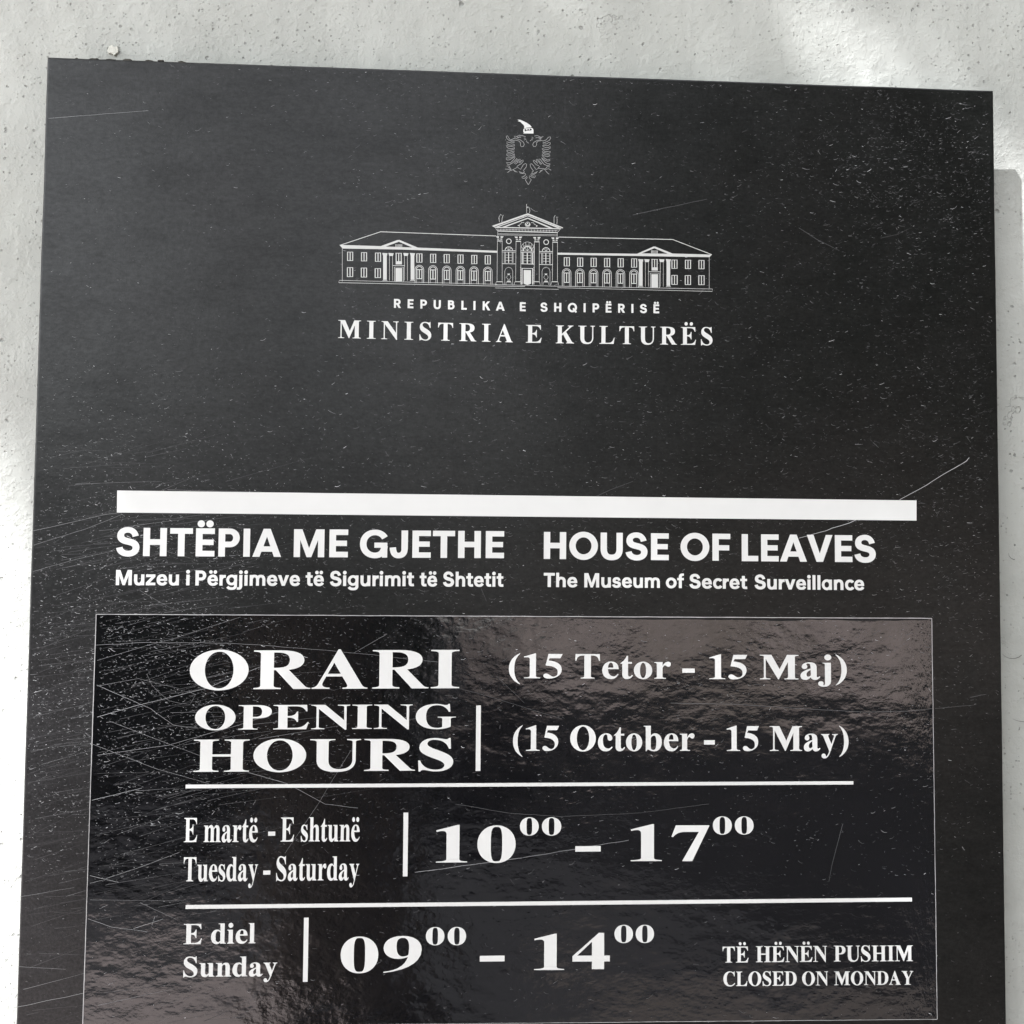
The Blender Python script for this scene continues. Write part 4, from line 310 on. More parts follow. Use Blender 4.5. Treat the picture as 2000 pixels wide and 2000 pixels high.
HOUSE_AREAS = [[(-118.88,112.49),(-93.45,112.62),(-82.99,108.46),(-81.68,108.42),(-70.42,112.96),(-20.88,113.69),(-20.87,114.9),(-80.28,114.42),(-117.01,114.71)],[(-91.85,118.74),(-89.62,118.69),(-89.4,133.73),(-91.63,133.79)],[(-74.76,118.31),(-72.52,118.25),(-72.33,133.32),(-74.56,133.37)],[(-92.41,116.88),(-89.12,117.0),(-89.62,118.69),(-91.85,118.74)],[(-88.6,116.79),(-85.31,116.9),(-85.81,118.59),(-88.05,118.65)],[(-79.4,116.55),(-76.1,116.66),(-76.61,118.35),(-78.84,118.41)],[(-75.31,116.44),(-72.02,116.56),(-72.52,118.25),(-74.76,118.31)],[(-83.99,121.89),(-80.18,121.8),(-80.15,123.8),(-83.96,123.9)],[(-84.06,126.24),(-79.99,126.14),(-79.87,134.5),(-83.95,134.6)],[(17.21,113.92),(67.63,113.3),(78.1,108.4),(79.12,108.37),(90.3,112.58),(115.44,112.61),(113.87,114.29),(17.21,115.14)],[(68.86,118.56),(71.15,118.5),(71.18,133.76),(68.89,133.81)],[(86.44,118.12),(88.74,118.06),(88.75,133.34),(86.45,133.39)],[(68.31,116.67),(71.69,116.79),(71.15,118.5),(68.86,118.56)],[(72.23,116.57),(75.61,116.69),(75.07,118.4),(72.77,118.46)],[(81.7,116.33),(85.08,116.45),(84.54,118.16),(82.24,118.22)],[(85.9,116.23),(89.28,116.34),(88.74,118.06),(86.44,118.12)],[(76.9,121.75),(80.82,121.65),(80.83,123.69),(76.9,123.79)],[(76.77,126.17),(80.96,126.06),(80.97,134.54),(76.78,134.64)],[(-24.2,97.91),(-1.76,89.22),(20.59,97.75),(20.14,98.22),(-1.75,90.22),(-23.15,98.55)],[(-21.95,98.52),(-1.75,90.59),(-1.75,91.05),(-20.75,98.67)],[(-1.75,90.59),(18.93,97.95),(17.13,98.15),(-1.75,91.05)],[(-17.75,98.4),(-1.74,92.05),(14.41,98.38),(12.3,98.44),(-1.74,92.72),(-15.95,98.48)],[(-23.0,98.49),(19.54,98.24),(19.09,98.86),(-22.24,99.07)],[(-21.03,100.71),(17.44,100.74),(16.99,101.3),(-20.58,101.31)],[(-21.66,104.47),(-19.71,104.42),(-19.85,105.48),(-21.05,105.36)],[(-18.81,104.39),(-16.86,104.34),(-17.45,105.33),(-18.65,105.45)],[(-20.89,105.97),(-19.55,105.93),(-19.54,106.48),(-20.74,106.51)],[(-18.95,105.91),(-17.6,105.88),(-17.74,106.43),(-18.94,106.46)],[(-20.88,107.12),(-17.59,107.09),(-17.58,107.64),(-20.88,107.67)],[(-21.1,133.07),(-17.21,133.03),(-17.21,133.46),(-21.24,133.49)],[(-9.97,104.37),(-8.02,104.32),(-8.16,105.38),(-9.36,105.26)],[(-7.12,104.29),(-5.16,104.24),(-5.76,105.23),(-6.96,105.35)],[(-9.2,105.87),(-7.85,105.83),(-7.85,106.38),(-9.05,106.41)],[(-7.25,105.82),(-5.9,105.78),(-6.05,106.33),(-7.25,106.36)],[(-9.19,107.02),(-5.89,107.0),(-5.89,107.54),(-9.19,107.57)],[(-9.44,132.78),(-5.54,132.75),(-5.54,133.17),(-9.58,133.21)],[(1.66,104.36),(3.61,104.31),(3.47,105.38),(2.27,105.26)],[(4.51,104.28),(6.47,104.23),(5.87,105.22),(4.67,105.35)],[(2.42,105.86),(3.77,105.83),(3.78,106.37),(2.57,106.41)],[(4.37,105.81),(5.73,105.77),(5.58,106.33),(4.38,106.36)],[(2.43,107.02),(5.74,106.99),(5.74,107.54),(2.43,107.57)],[(2.16,132.5),(6.06,132.47),(6.06,132.89),(2.01,132.93)],[(13.15,104.3),(15.11,104.25),(14.97,105.32),(13.76,105.2)],[(16.02,104.22),(17.98,104.17),(17.38,105.16),(16.17,105.28)],[(13.92,105.8),(15.27,105.76),(15.28,106.31),(14.07,106.35)],[(15.88,105.75),(17.23,105.71),(17.08,106.27),(15.88,106.3)],[(13.92,106.96),(17.24,106.93),(17.24,107.48),(13.93,107.51)],[(13.63,132.23),(17.54,132.19),(17.54,132.62),(13.48,132.65)],[(-17.71,113.29),(-9.32,113.19),(-9.32,113.56),(-17.71,113.65)],[(-17.64,121.57),(-9.26,121.51),(-9.26,121.87),(-17.64,121.9)],[(-14.44,128.06),(-12.5,128.01),(-13.09,128.88),(-13.84,128.9)],[(-14.26,132.54),(-12.46,132.49),(-12.01,133.15),(-14.7,133.21)],[(5.72,113.23),(14.14,113.13),(14.15,113.5),(5.72,113.59)],[(5.78,121.52),(14.19,121.46),(14.2,121.83),(5.78,121.86)],[(8.97,127.49),(10.92,127.44),(10.33,128.3),(9.58,128.32)],[(9.15,131.97),(10.95,131.93),(11.41,132.58),(8.7,132.65)],[(-5.93,113.23),(2.47,113.25),(2.48,113.56),(-5.93,113.53)],[(-5.93,121.36),(2.59,121.36),(2.59,121.76),(-5.93,121.73)],[(-6.15,123.7),(-5.67,123.69),(-5.67,124.21),(-6.15,124.22)],[(-6.15,124.74),(-5.67,124.72),(-5.66,125.24),(-6.14,125.25)],[(-6.14,125.77),(-5.66,125.75),(-5.65,126.27),(-6.13,126.28)],[(-6.13,126.8),(-5.65,126.78),(-5.65,127.3),(-6.13,127.31)],[(-6.12,127.83),(-5.64,127.82),(-5.64,128.33),(-6.12,128.34)],[(-6.11,128.86),(-5.63,128.85),(-5.63,129.36),(-6.11,129.37)],[(-6.11,129.89),(-5.63,129.88),(-5.62,130.39),(-6.1,130.4)],[(-6.1,130.92),(-5.62,130.91),(-5.61,131.42),(-6.09,131.43)],[(-6.09,131.95),(-5.61,131.93),(-5.61,132.45),(-6.08,132.46)],[(-6.08,132.98),(-5.6,132.96),(-5.6,133.48),(-6.08,133.49)],[(-6.07,134.01),(-5.59,133.99),(-5.59,134.51),(-6.07,134.52)],[(2.16,123.5),(2.64,123.48),(2.64,124.0),(2.16,124.01)],[(2.16,124.53),(2.64,124.52),(2.65,125.03),(2.17,125.04)],[(2.17,125.56),(2.65,125.55),(2.65,126.06),(2.17,126.08)],[(2.18,126.59),(2.66,126.58),(2.66,127.09),(2.18,127.11)],[(2.18,127.62),(2.67,127.61),(2.67,128.13),(2.19,128.14)],[(2.19,128.65),(2.67,128.64),(2.68,129.16),(2.2,129.17)],[(2.2,129.68),(2.68,129.67),(2.68,130.19),(2.2,130.2)],[(2.21,130.71),(2.69,130.7),(2.69,131.22),(2.21,131.23)],[(2.21,131.75),(2.69,131.73),(2.7,132.25),(2.22,132.26)],[(2.22,132.78),(2.7,132.76),(2.71,133.28),(2.23,133.29)],[(2.23,133.81),(2.71,133.79),(2.71,134.31),(2.23,134.32)],[(-4.1,125.47),(0.52,125.45),(0.58,134.0),(-0.38,134.47),(-1.72,134.96),(-2.92,134.54),(-4.03,134.11)],[(-8.31,97.17),(-6.97,96.68),(-6.8,98.04),(-7.41,97.45)],[(3.41,96.7),(4.77,97.12),(4.02,97.44),(3.57,97.76)]]
HOUSE_CUTS = [[(-90.3,112.81),(-82.19,109.51),(-74.04,112.92)],[(70.47,112.95),(78.65,109.48),(87.11,112.79)]]
HOUSE_LOUVRES = [([(-84.39,112.25),(-79.91,112.27)],0.5),([(76.42,111.91),(81.02,111.93)],0.5)]


# ------------------------------------------------------------------ lettering
# Letter shapes drawn as paths: M/L straight, C cubic, Z close, in units of 1/1000 em.
def path(s, n=7):
    tk = s.replace(',', ' ').split(); loops = []; cur = []; i = 0; cmd = None
    while i < len(tk):
        if tk[i] in 'MLCZ': cmd = tk[i]; i += 1
        if cmd == 'Z':
            if len(cur) > 2 and (abs(cur[0][0]-cur[-1][0])+abs(cur[0][1]-cur[-1][1])) < .01: cur.pop()
            loops.append(cur); cur = []; cmd = None; continue
        if cmd in 'ML':
            cur.append((float(tk[i]), float(tk[i+1]))); i += 2
        elif cmd == 'C':
            p0 = cur[-1]; p1, p2, p3 = [(float(tk[i+2*k]), float(tk[i+2*k+1])) for k in range(3)]; i += 6
            for k in range(1, n+1):
                t = k/n; a, b, c, d = (1-t)**3, 3*t*(1-t)**2, 3*t*t*(1-t), t**3
                cur.append((a*p0[0]+b*p1[0]+c*p2[0]+d*p3[0], a*p0[1]+b*p1[1]+c*p2[1]+d*p3[1]))
    if cur: loops.append(cur)
    return loops
def rect(a, b, c, d): return [[(a, b), (c, b), (c, d), (a, d)]]
def ell(cx, cy, rx, ry, n=36, p=2.0):
    out = []
    for k in range(n):
        c, s = math.cos(2*math.pi*k/n), math.sin(2*math.pi*k/n)
        out.append((cx+rx*math.copysign(abs(c)**(2/p), c), cy+ry*math.copysign(abs(s)**(2/p), s)))
    return out
def ring(cx, cy, rx, ry, ix, iy, p=2.0, q=2.0, dx=0): return [ell(cx, cy, rx, ry, 40, p), ell(cx+dx, cy, ix, iy, 40, q)]
def stroke(s, wd, n=9):
    pts = path(s, n)[0]; L = []; Rr = []
    for i, (x, y) in enumerate(pts):
        a = pts[max(i-1, 0)]; b = pts[min(i+1, len(pts)-1)]; dx, dy = b[0]-a[0], b[1]-a[1]; l = math.hypot(dx, dy) or 1
        w = wd if isinstance(wd, (int, float)) else wd[0]+(wd[1]-wd[0])*abs(dy)/l    # (horizontal, vertical) weight
        L.append((x-dy/l*w/2, y+dx/l*w/2)); Rr.append((x+dy/l*w/2, y-dx/l*w/2))
    return [L+Rr[::-1]]
SF = 20
def foot(a, b, xl, xr, y=0, up=1, t=SF, br=62):
    """bracketed serif from a to b joining a stem xl..xr; up=1 stands on y, up=-1 hangs from y"""
    k = up
    return path(f'M {a} {y} L {b} {y} L {b} {y+k*t} C {xr+max((b-xr)*.35,1)} {y+k*(t+2)} {xr} {y+k*(t+12)} {xr} {y+k*br} L {xl} {y+k*br} C {xl} {y+k*(t+12)} {xl-max((xl-a)*.35,1)} {y+k*(t+2)} {a} {y+k*t} Z', 5)
def stem(xl, xr, bot=None, top=None, y0=0, y1=676):
    out = [rect(xl, y0+(40 if bot else 0), xr, y1-(40 if top else 0))]
    if bot: out.append(foot(bot[0], bot[1], xl, xr, y0, 1))
    if top: out.append(foot(top[0], top[1], xl, xr, y1, -1))
    return out
def lserif(x, xl, xr, y):                                # flag serif of the small letters
    return path(f'M {x} {y} L {xr} {y} L {xr} {y-70} L {xl} {y-70} C {xl} {y-30} {xl-10} {y-22} {x} {y-19} Z', 5)
def lstem(xl, xr, flag, bot, y1):
    return [rect(xl, 40 if bot else 0, xr, y1-30), lserif(flag, xl, xr, y1)] + ([foot(bot[0], bot[1], xl, xr, 0, 1)] if bot else [])
def dots(c, y, gap, r): return [[ell(c-gap, y, r, r, 20)], [ell(c+gap, y, r, r, 20)]]
ROMAN = {
 'A': [path('M 330 690 L 356 690 L 612 85 C 632 36 650 20 689 19 L 689 0 L 385 0 L 385 19 C 436 20 447 33 441 62 C 438 78 434 88 428 102 L 262 500 Z'),
       path('M 330 690 L 104 130 C 76 50 52 22 9 19 L 9 0 L 226 0 L 226 19 C 164 22 140 40 138 72 C 138 92 142 106 149 128 L 300 505 L 356 640 L 350 690 Z'), rect(180, 216, 420, 262)],
 'C': [path('M 655 691 L 665 455 L 637 455 C 610 580 530 655 435 655 C 300 655 232 545 232 345 C 232 130 305 28 440 28 C 530 28 595 65 662 145 L 687 122 C 625 30 540 -19 410 -19 C 190 -19 49 120 49 335 C 49 550 200 691 405 691 C 500 691 555 650 595 650 C 615 650 628 665 633 691 Z')],
 'D': stem(105, 265, (14, 266), (14, 266)) + [path('M 250 676 L 335 676 C 560 676 690 550 690 345 C 690 130 550 0 320 0 L 250 0 L 250 38 L 300 38 C 440 38 508 130 508 345 C 508 545 440 638 310 638 L 250 638 Z')],
 'E': stem(105, 265, (16, 266), (16, 266)) + [path('M 255 676 L 606 676 L 614 500 L 592 500 C 565 590 510 638 400 638 L 255 638 Z'), path('M 255 0 L 598 0 L 641 196 L 618 196 C 570 85 500 38 385 38 L 255 38 Z'), path('M 255 366 C 360 366 410 400 430 492 L 452 492 L 452 205 L 430 205 C 410 290 360 326 255 326 Z')],
 'G': [path('M 645 691 L 655 470 L 628 470 C 590 590 515 655 415 655 C 288 655 222 545 222 340 C 222 125 290 17 425 17 C 462 17 495 26 512 45 L 512 100 L 664 100 L 664 50 C 590 5 500 -19 410 -19 C 190 -19 37 120 37 335 C 37 550 190 691 400 691 C 480 691 540 655 575 655 C 600 655 614 668 622 691 Z'), rect(512, 60, 664, 290), foot(430, 755, 512, 664, 330, -1)],
 'H': stem(105, 265, (21, 352), (21, 352)) + stem(514, 674, (427, 759), (427, 759)) + [rect(255, 318, 524, 366)],
 'I': stem(115, 275, (20, 370), (20, 370)),
 'K': stem(110, 270, (30, 352), (30, 352)) + [path('M 262 285 L 262 350 L 555 600 C 580 632 560 655 515 657 L 515 676 L 738 676 L 738 657 C 690 650 662 632 612 588 L 420 415 Z'), path('M 335 350 L 440 445 L 655 100 C 692 42 718 22 769 19 L 769 0 L 440 0 L 440 19 C 492 20 502 34 482 72 L 335 320 Z')],
 'L': stem(105, 265, (19, 266), (19, 360)) + [path('M 255 0 L 600 0 L 638 230 L 612 230 C 570 90 510 38 380 38 L 255 38 Z')],
 'M': stem(108, 150, (14, 258)) + stem(676, 836, (590, 921), (700, 921)) + [path('M 14 676 L 284 676 L 530 170 L 455 0 L 440 0 L 128 610 C 100 650 70 656 14 657 Z'), path('M 440 0 L 458 0 L 690 520 L 700 676 L 656 676 L 480 280 Z')],
 'N': stem(108, 150, (16, 250)) + stem(598, 640, None, (486, 701), 0, 676) + [path('M 16 676 L 262 676 L 640 190 L 640 -18 L 612 -18 L 130 592 C 98 640 66 656 16 657 Z')],
 'O': [ring(389, 336, 354, 355, 172, 320, 2.0, 2.05)],
 'P': stem(105, 265, (16, 352), (16, 266)) + [path('M 255 676 L 330 676 C 510 676 600 612 600 490 C 600 370 500 306 330 306 L 255 306 L 255 346 L 290 346 C 390 346 428 392 428 490 C 428 594 392 638 300 638 L 255 638 Z')],
 'R': stem(110, 270, (26, 357), (26, 271)) + [path('M 260 676 L 350 676 C 545 676 638 616 638 505 C 638 402 560 340 400 330 L 260 330 L 260 370 L 295 370 C 412 370 462 408 462 505 C 462 600 412 638 310 638 L 260 638 Z'), path('M 285 345 L 440 350 L 640 62 C 664 28 682 20 715 19 L 715 0 L 510 0 Z')],
 'S': [path('M 474 692 L 480 463 L 452 463 C 430 585 350 655 258 655 C 198 655 158 622 158 572 C 158 520 200 490 292 440 C 440 360 513 295 513 185 C 513 65 420 -19 280 -19 C 200 -19 150 12 105 12 C 85 12 72 2 66 -19 L 42 -19 L 35 215 L 62 215 C 85 95 170 18 275 18 C 347 18 392 55 392 112 C 392 165 350 202 268 247 C 120 327 48 388 48 490 C 48 605 130 692 250 692 C 330 692 375 665 415 665 C 432 665 445 675 450 692 Z')],
 'T': stem(253, 414, (165, 503)) + [path('M 36 676 L 630 676 L 636 490 L 612 490 C 590 600 545 636 440 636 L 228 636 C 122 636 77 600 55 490 L 31 490 Z')],
 'U': stem(105, 265, None, (16, 355), 200) + stem(588, 632, None, (512, 701), 200) + [path('M 105 230 C 105 60 200 -19 372 -19 C 540 -19 632 65 632 240 L 588 240 C 588 110 520 40 415 40 C 320 40 265 95 265 230 Z')],
 'Y': stem(282, 442, (190, 540), None, 0, 330) + [path('M 15 676 L 345 676 L 345 657 C 292 655 286 630 304 598 L 430 350 L 442 330 L 442 250 L 282 250 L 282 305 L 112 608 C 88 650 62 656 15 657 Z'), path('M 395 330 L 440 290 L 602 588 C 628 636 652 654 699 657 L 699 676 L 500 676 L 500 657 C 562 655 578 630 556 588 L 415 330 Z')],
 'a': [path('M 55 350 C 55 420 130 473 240 473 C 352 473 405 425 405 325 L 405 110 C 405 75 413 60 430 60 C 446 60 458 70 470 85 L 488 70 C 460 15 420 -14 362 -14 C 312 -14 278 15 270 68 L 264 330 C 264 400 252 440 205 440 C 180 440 163 430 163 416 C 163 398 185 385 185 350 C 185 310 160 288 122 288 C 82 288 55 312 55 350 Z'), path('M 275 302 C 120 252 25 195 25 95 C 25 30 70 -14 135 -14 C 190 -14 235 15 278 72 L 278 115 C 252 88 228 72 205 72 C 180 72 165 92 165 130 C 165 192 200 238 275 264 Z')],
 'b': [rect(75, 60, 215, 640), lserif(17, 75, 215, 676), path('M 75 120 L 75 -14 L 88 -14 L 130 35 L 215 50 L 215 120 Z'), path('M 205 385 C 235 445 280 473 335 473 C 450 473 521 380 521 240 C 521 90 440 -14 315 -14 C 260 -14 190 5 120 45 L 210 75 C 230 40 255 22 285 22 C 345 22 370 90 370 230 C 370 355 350 412 300 412 C 262 412 228 378 205 330 Z')],
 'c': [path('M 430 98 C 385 25 320 -14 235 -14 C 110 -14 25 85 25 225 C 25 370 120 473 255 473 C 350 473 420 415 420 345 C 420 300 393 272 355 272 C 318 272 295 298 290 345 C 285 405 280 442 240 442 C 190 442 160 380 160 270 C 160 140 215 62 300 62 C 345 62 375 78 410 116 Z')],
 'd': [rect(340, 40, 480, 640), lserif(275, 340, 480, 676), path('M 340 0 L 534 0 L 534 19 C 495 22 480 34 480 70 L 340 70 Z'), path('M 350 395 C 325 445 285 473 230 473 C 115 473 25 370 25 222 C 25 80 105 -14 220 -14 C 270 -14 315 10 350 60 L 350 112 C 325 75 297 54 262 54 C 205 54 178 110 178 230 C 178 362 208 422 262 422 C 298 422 325 395 350 350 Z')],
 'e': [path('M 423 122 C 383 30 320 -14 235 -14 C 105 -14 25 85 25 222 C 25 365 115 473 240 473 C 350 473 426 400 426 262 L 163 262 C 167 138 222 62 302 62 C 345 62 375 85 402 131 Z M 165 302 C 168 392 192 442 233 442 C 275 442 293 400 293 302 Z')],
 'h': lstem(80, 220, 16, (16, 275), 676) + [rect(345, 40, 485, 300), foot(295, 534, 345, 485), path('M 210 325 L 210 385 C 250 445 305 473 352 473 C 440 473 485 420 485 320 L 485 260 L 345 260 L 345 320 C 345 375 330 402 295 402 C 262 402 232 375 210 325 Z')],
 'i': lstem(65, 205, 16, (16, 255), 461) + [[ell(135, 610, 82, 82, 28)]],
 'j': [rect(103, -60, 243, 430), lserif(45, 103, 243, 461), [ell(172, 610, 82, 82, 28)], path('M 243 -40 C 243 -150 170 -203 70 -203 C -10 -203 -57 -168 -57 -118 C -57 -80 -30 -53 8 -53 C 45 -53 67 -78 67 -108 C 67 -130 55 -145 68 -160 C 90 -178 103 -140 103 -100 L 103 -20 L 243 -20 Z')],
 'l': lstem(65, 205, 16, (16, 255), 676),
 'm': lstem(80, 220, 16, (16, 268), 461) + [rect(348, 40, 488, 300), foot(300, 534, 348, 488), rect(616, 40, 756, 300), foot(568, 814, 616, 756), path('M 210 325 L 210 385 C 250 445 300 473 352 473 C 440 473 488 420 488 320 L 488 260 L 348 260 L 348 320 C 348 375 333 402 298 402 C 264 402 232 375 210 325 Z'), path('M 478 325 L 478 385 C 518 445 568 473 620 473 C 708 473 756 420 756 320 L 756 260 L 616 260 L 616 320 C 616 375 601 402 566 402 C 532 402 500 375 478 325 Z')],
 'n': lstem(85, 225, 21, (21, 280), 461) + [rect(348, 40, 488, 300), foot(298, 539, 348, 488), path('M 215 325 L 215 385 C 255 445 305 473 355 473 C 443 473 488 420 488 320 L 488 260 L 348 260 L 348 320 C 348 375 333 402 298 402 C 265 402 235 375 215 325 Z')],
 'o': [ring(250, 229, 226, 244, 76, 212, 2.0, 2.1)],
 'r': lstem(90, 230, 29, (29, 310), 461) + [path('M 220 335 C 258 420 308 473 365 473 C 410 473 434 445 434 405 C 434 360 410 333 372 333 C 332 333 315 375 288 375 C 262 375 230 320 220 240 Z')],
 's': [path('M 325 473 L 330 323 L 306 323 C 285 395 245 440 190 440 C 155 440 132 418 132 388 C 132 355 160 335 215 305 C 315 255 361 210 361 138 C 361 48 295 -14 205 -14 C 150 -14 115 6 85 6 C 70 6 62 0 55 -14 L 32 -14 L 25 155 L 50 155 C 75 65 125 19 190 19 C 232 19 258 42 258 78 C 258 112 235 135 180 162 C 80 212 33 260 33 330 C 33 415 90 473 175 473 C 225 473 255 453 280 453 C 292 453 298 458 303 473 Z')],
 't': [path('M 20 420 C 95 475 150 540 182 630 L 213 630 L 213 461 L 308 461 L 308 412 L 213 412 L 213 120 C 213 80 225 58 250 58 C 272 58 290 74 308 105 L 332 90 C 300 20 255 -12 190 -12 C 110 -12 72 30 72 110 L 72 412 L 20 412 Z')],
 'u': [rect(75, 110, 215, 430), lserif(16, 75, 215, 461), rect(340, 60, 480, 430), lserif(283, 340, 480, 461), path('M 75 150 C 75 35 125 -14 205 -14 C 260 -14 305 15 350 78 L 350 132 C 318 90 290 68 262 68 C 230 68 215 95 215 150 Z'), path('M 340 0 L 537 0 L 537 19 C 496 22 480 34 480 80 L 340 80 Z')],
 'y': [path('M 16 461 L 245 461 L 245 442 C 214 440 208 424 218 395 L 312 165 L 290 10 L 245 -10 L 78 392 C 60 430 45 440 16 442 Z'), path('M 326 461 L 480 461 L 480 442 C 450 440 434 425 418 385 L 255 -60 C 213 -165 165 -205 105 -205 C 55 -205 25 -178 25 -138 C 25 -100 50 -76 86 -76 C 126 -76 142 -104 142 -135 C 142 -152 152 -156 162 -150 C 192 -130 216 -80 238 -16 L 374 382 C 384 425 368 440 326 442 Z')],
 '0': [ring(250, 337, 226, 351, 84, 318, 2.05, 2.7)],
 '1': [path('M 345 688 L 322 688 L 65 600 L 68 576 C 130 592 202 592 202 520 L 202 60 L 345 60 Z'), foot(68, 442, 202, 345)],
 '5': [path('M 140 676 L 470 676 L 418 558 L 166 558 L 138 492 C 335 478 450 390 450 245 C 450 90 320 -8 140 -8 C 65 -8 22 25 22 70 C 22 110 50 132 88 132 C 152 132 190 45 255 45 C 318 45 358 95 358 170 C 358 290 250 345 80 355 L 72 366 Z')],
 '(': [path('M 306 694 C 130 600 46 450 46 263 C 46 80 125 -70 306 -168 L 306 -150 C 212 -60 172 80 172 263 C 172 450 212 580 306 676 Z')],
 ')': [path('M 27 694 C 203 600 287 450 287 263 C 287 80 208 -70 27 -168 L 27 -150 C 121 -60 161 80 161 263 C 161 450 121 580 27 676 Z')],
 '-': [rect(44, 171, 287, 287)],
}
ROMAN['Ë'] = ROMAN['E'] + dots(340, 800, 108, 66)
ROMAN['ë'] = ROMAN['e'] + dots(228, 612, 98, 68)
ADV = dict(zip('ACDEGHIKLMNOPRSTUYabcdehijlmnorstuy015()-Ëë', (722,722,722,667,778,778,389,778,667,944,722,778,611,722,556,667,722,722,500,556,444,556,444,556,278,333,278,833,556,500,444,389,333,556,500,500,500,500,333,333,333,667,444)))
FAT = {
 '0': [ring(250, 334, 228, 350, 68, 322, 2.1, 3.4)],
 '1': [path('M 352 688 L 330 688 L 60 590 L 66 562 C 130 588 190 590 190 520 L 190 60 L 352 60 Z'), foot(60, 450, 190, 352, 0, 1, 17, 58)],
 '4': [path('M 340 688 L 402 688 L 402 256 L 470 256 L 470 145 L 402 145 L 402 0 L 258 0 L 258 145 L 28 145 L 28 246 Z M 258 256 L 258 520 L 82 256 Z')],
 '7': [path('M 72 676 L 477 676 L 477 662 L 270 0 L 148 0 L 352 552 L 190 552 C 105 552 68 515 38 455 L 17 462 Z')],
 '9': [path('M 26 -8 L 26 12 C 190 30 285 140 312 292 C 272 265 235 255 200 255 C 100 255 26 335 26 460 C 26 600 115 690 250 690 C 390 690 474 590 474 430 C 474 190 300 30 26 -8 Z M 248 654 C 195 654 178 600 178 490 C 178 370 200 300 250 300 C 282 300 305 312 316 330 C 322 370 325 430 325 480 C 325 600 300 654 248 654 Z')],
}
# geometric sans, capital height 700, small letters 500
SV, SH = 158, 140
def bowl(x, y0, y1, ext, inner=None):
    """closed D-shaped bowl from a stem at x reaching to ext"""
    r = (y1-y0)/2; ri = r-SH
    cx = ext-r; out = [(x, y0), (cx, y0)]+[(cx+r*math.sin(a*math.pi/16), y0+r-r*math.cos(a*math.pi/16)) for a in range(1, 16)]+[(cx, y1), (x, y1)]
    rx = ext-SV-cx
    inn = [(x, y1-SH), (cx, y1-SH)]+[(cx+rx*math.sin(a*math.pi/16), y0+r+ri*math.cos(a*math.pi/16)) for a in range(1, 16)]+[(cx, y0+SH), (x, y0+SH)]
    return [out+inn]
S_S = [path('M 548 508 C 520 628 425 716 296 716 C 140 716 40 625 40 500 C 40 388 110 322 240 290 L 330 268 C 385 254 410 236 410 200 C 410 156 370 128 304 128 C 222 128 178 168 172 226 L 22 192 C 40 66 150 -16 302 -16 C 466 -16 572 74 572 212 C 572 322 500 392 370 424 L 282 446 C 225 460 200 480 200 512 C 200 552 236 578 292 578 C 350 578 390 548 404 470 Z')]
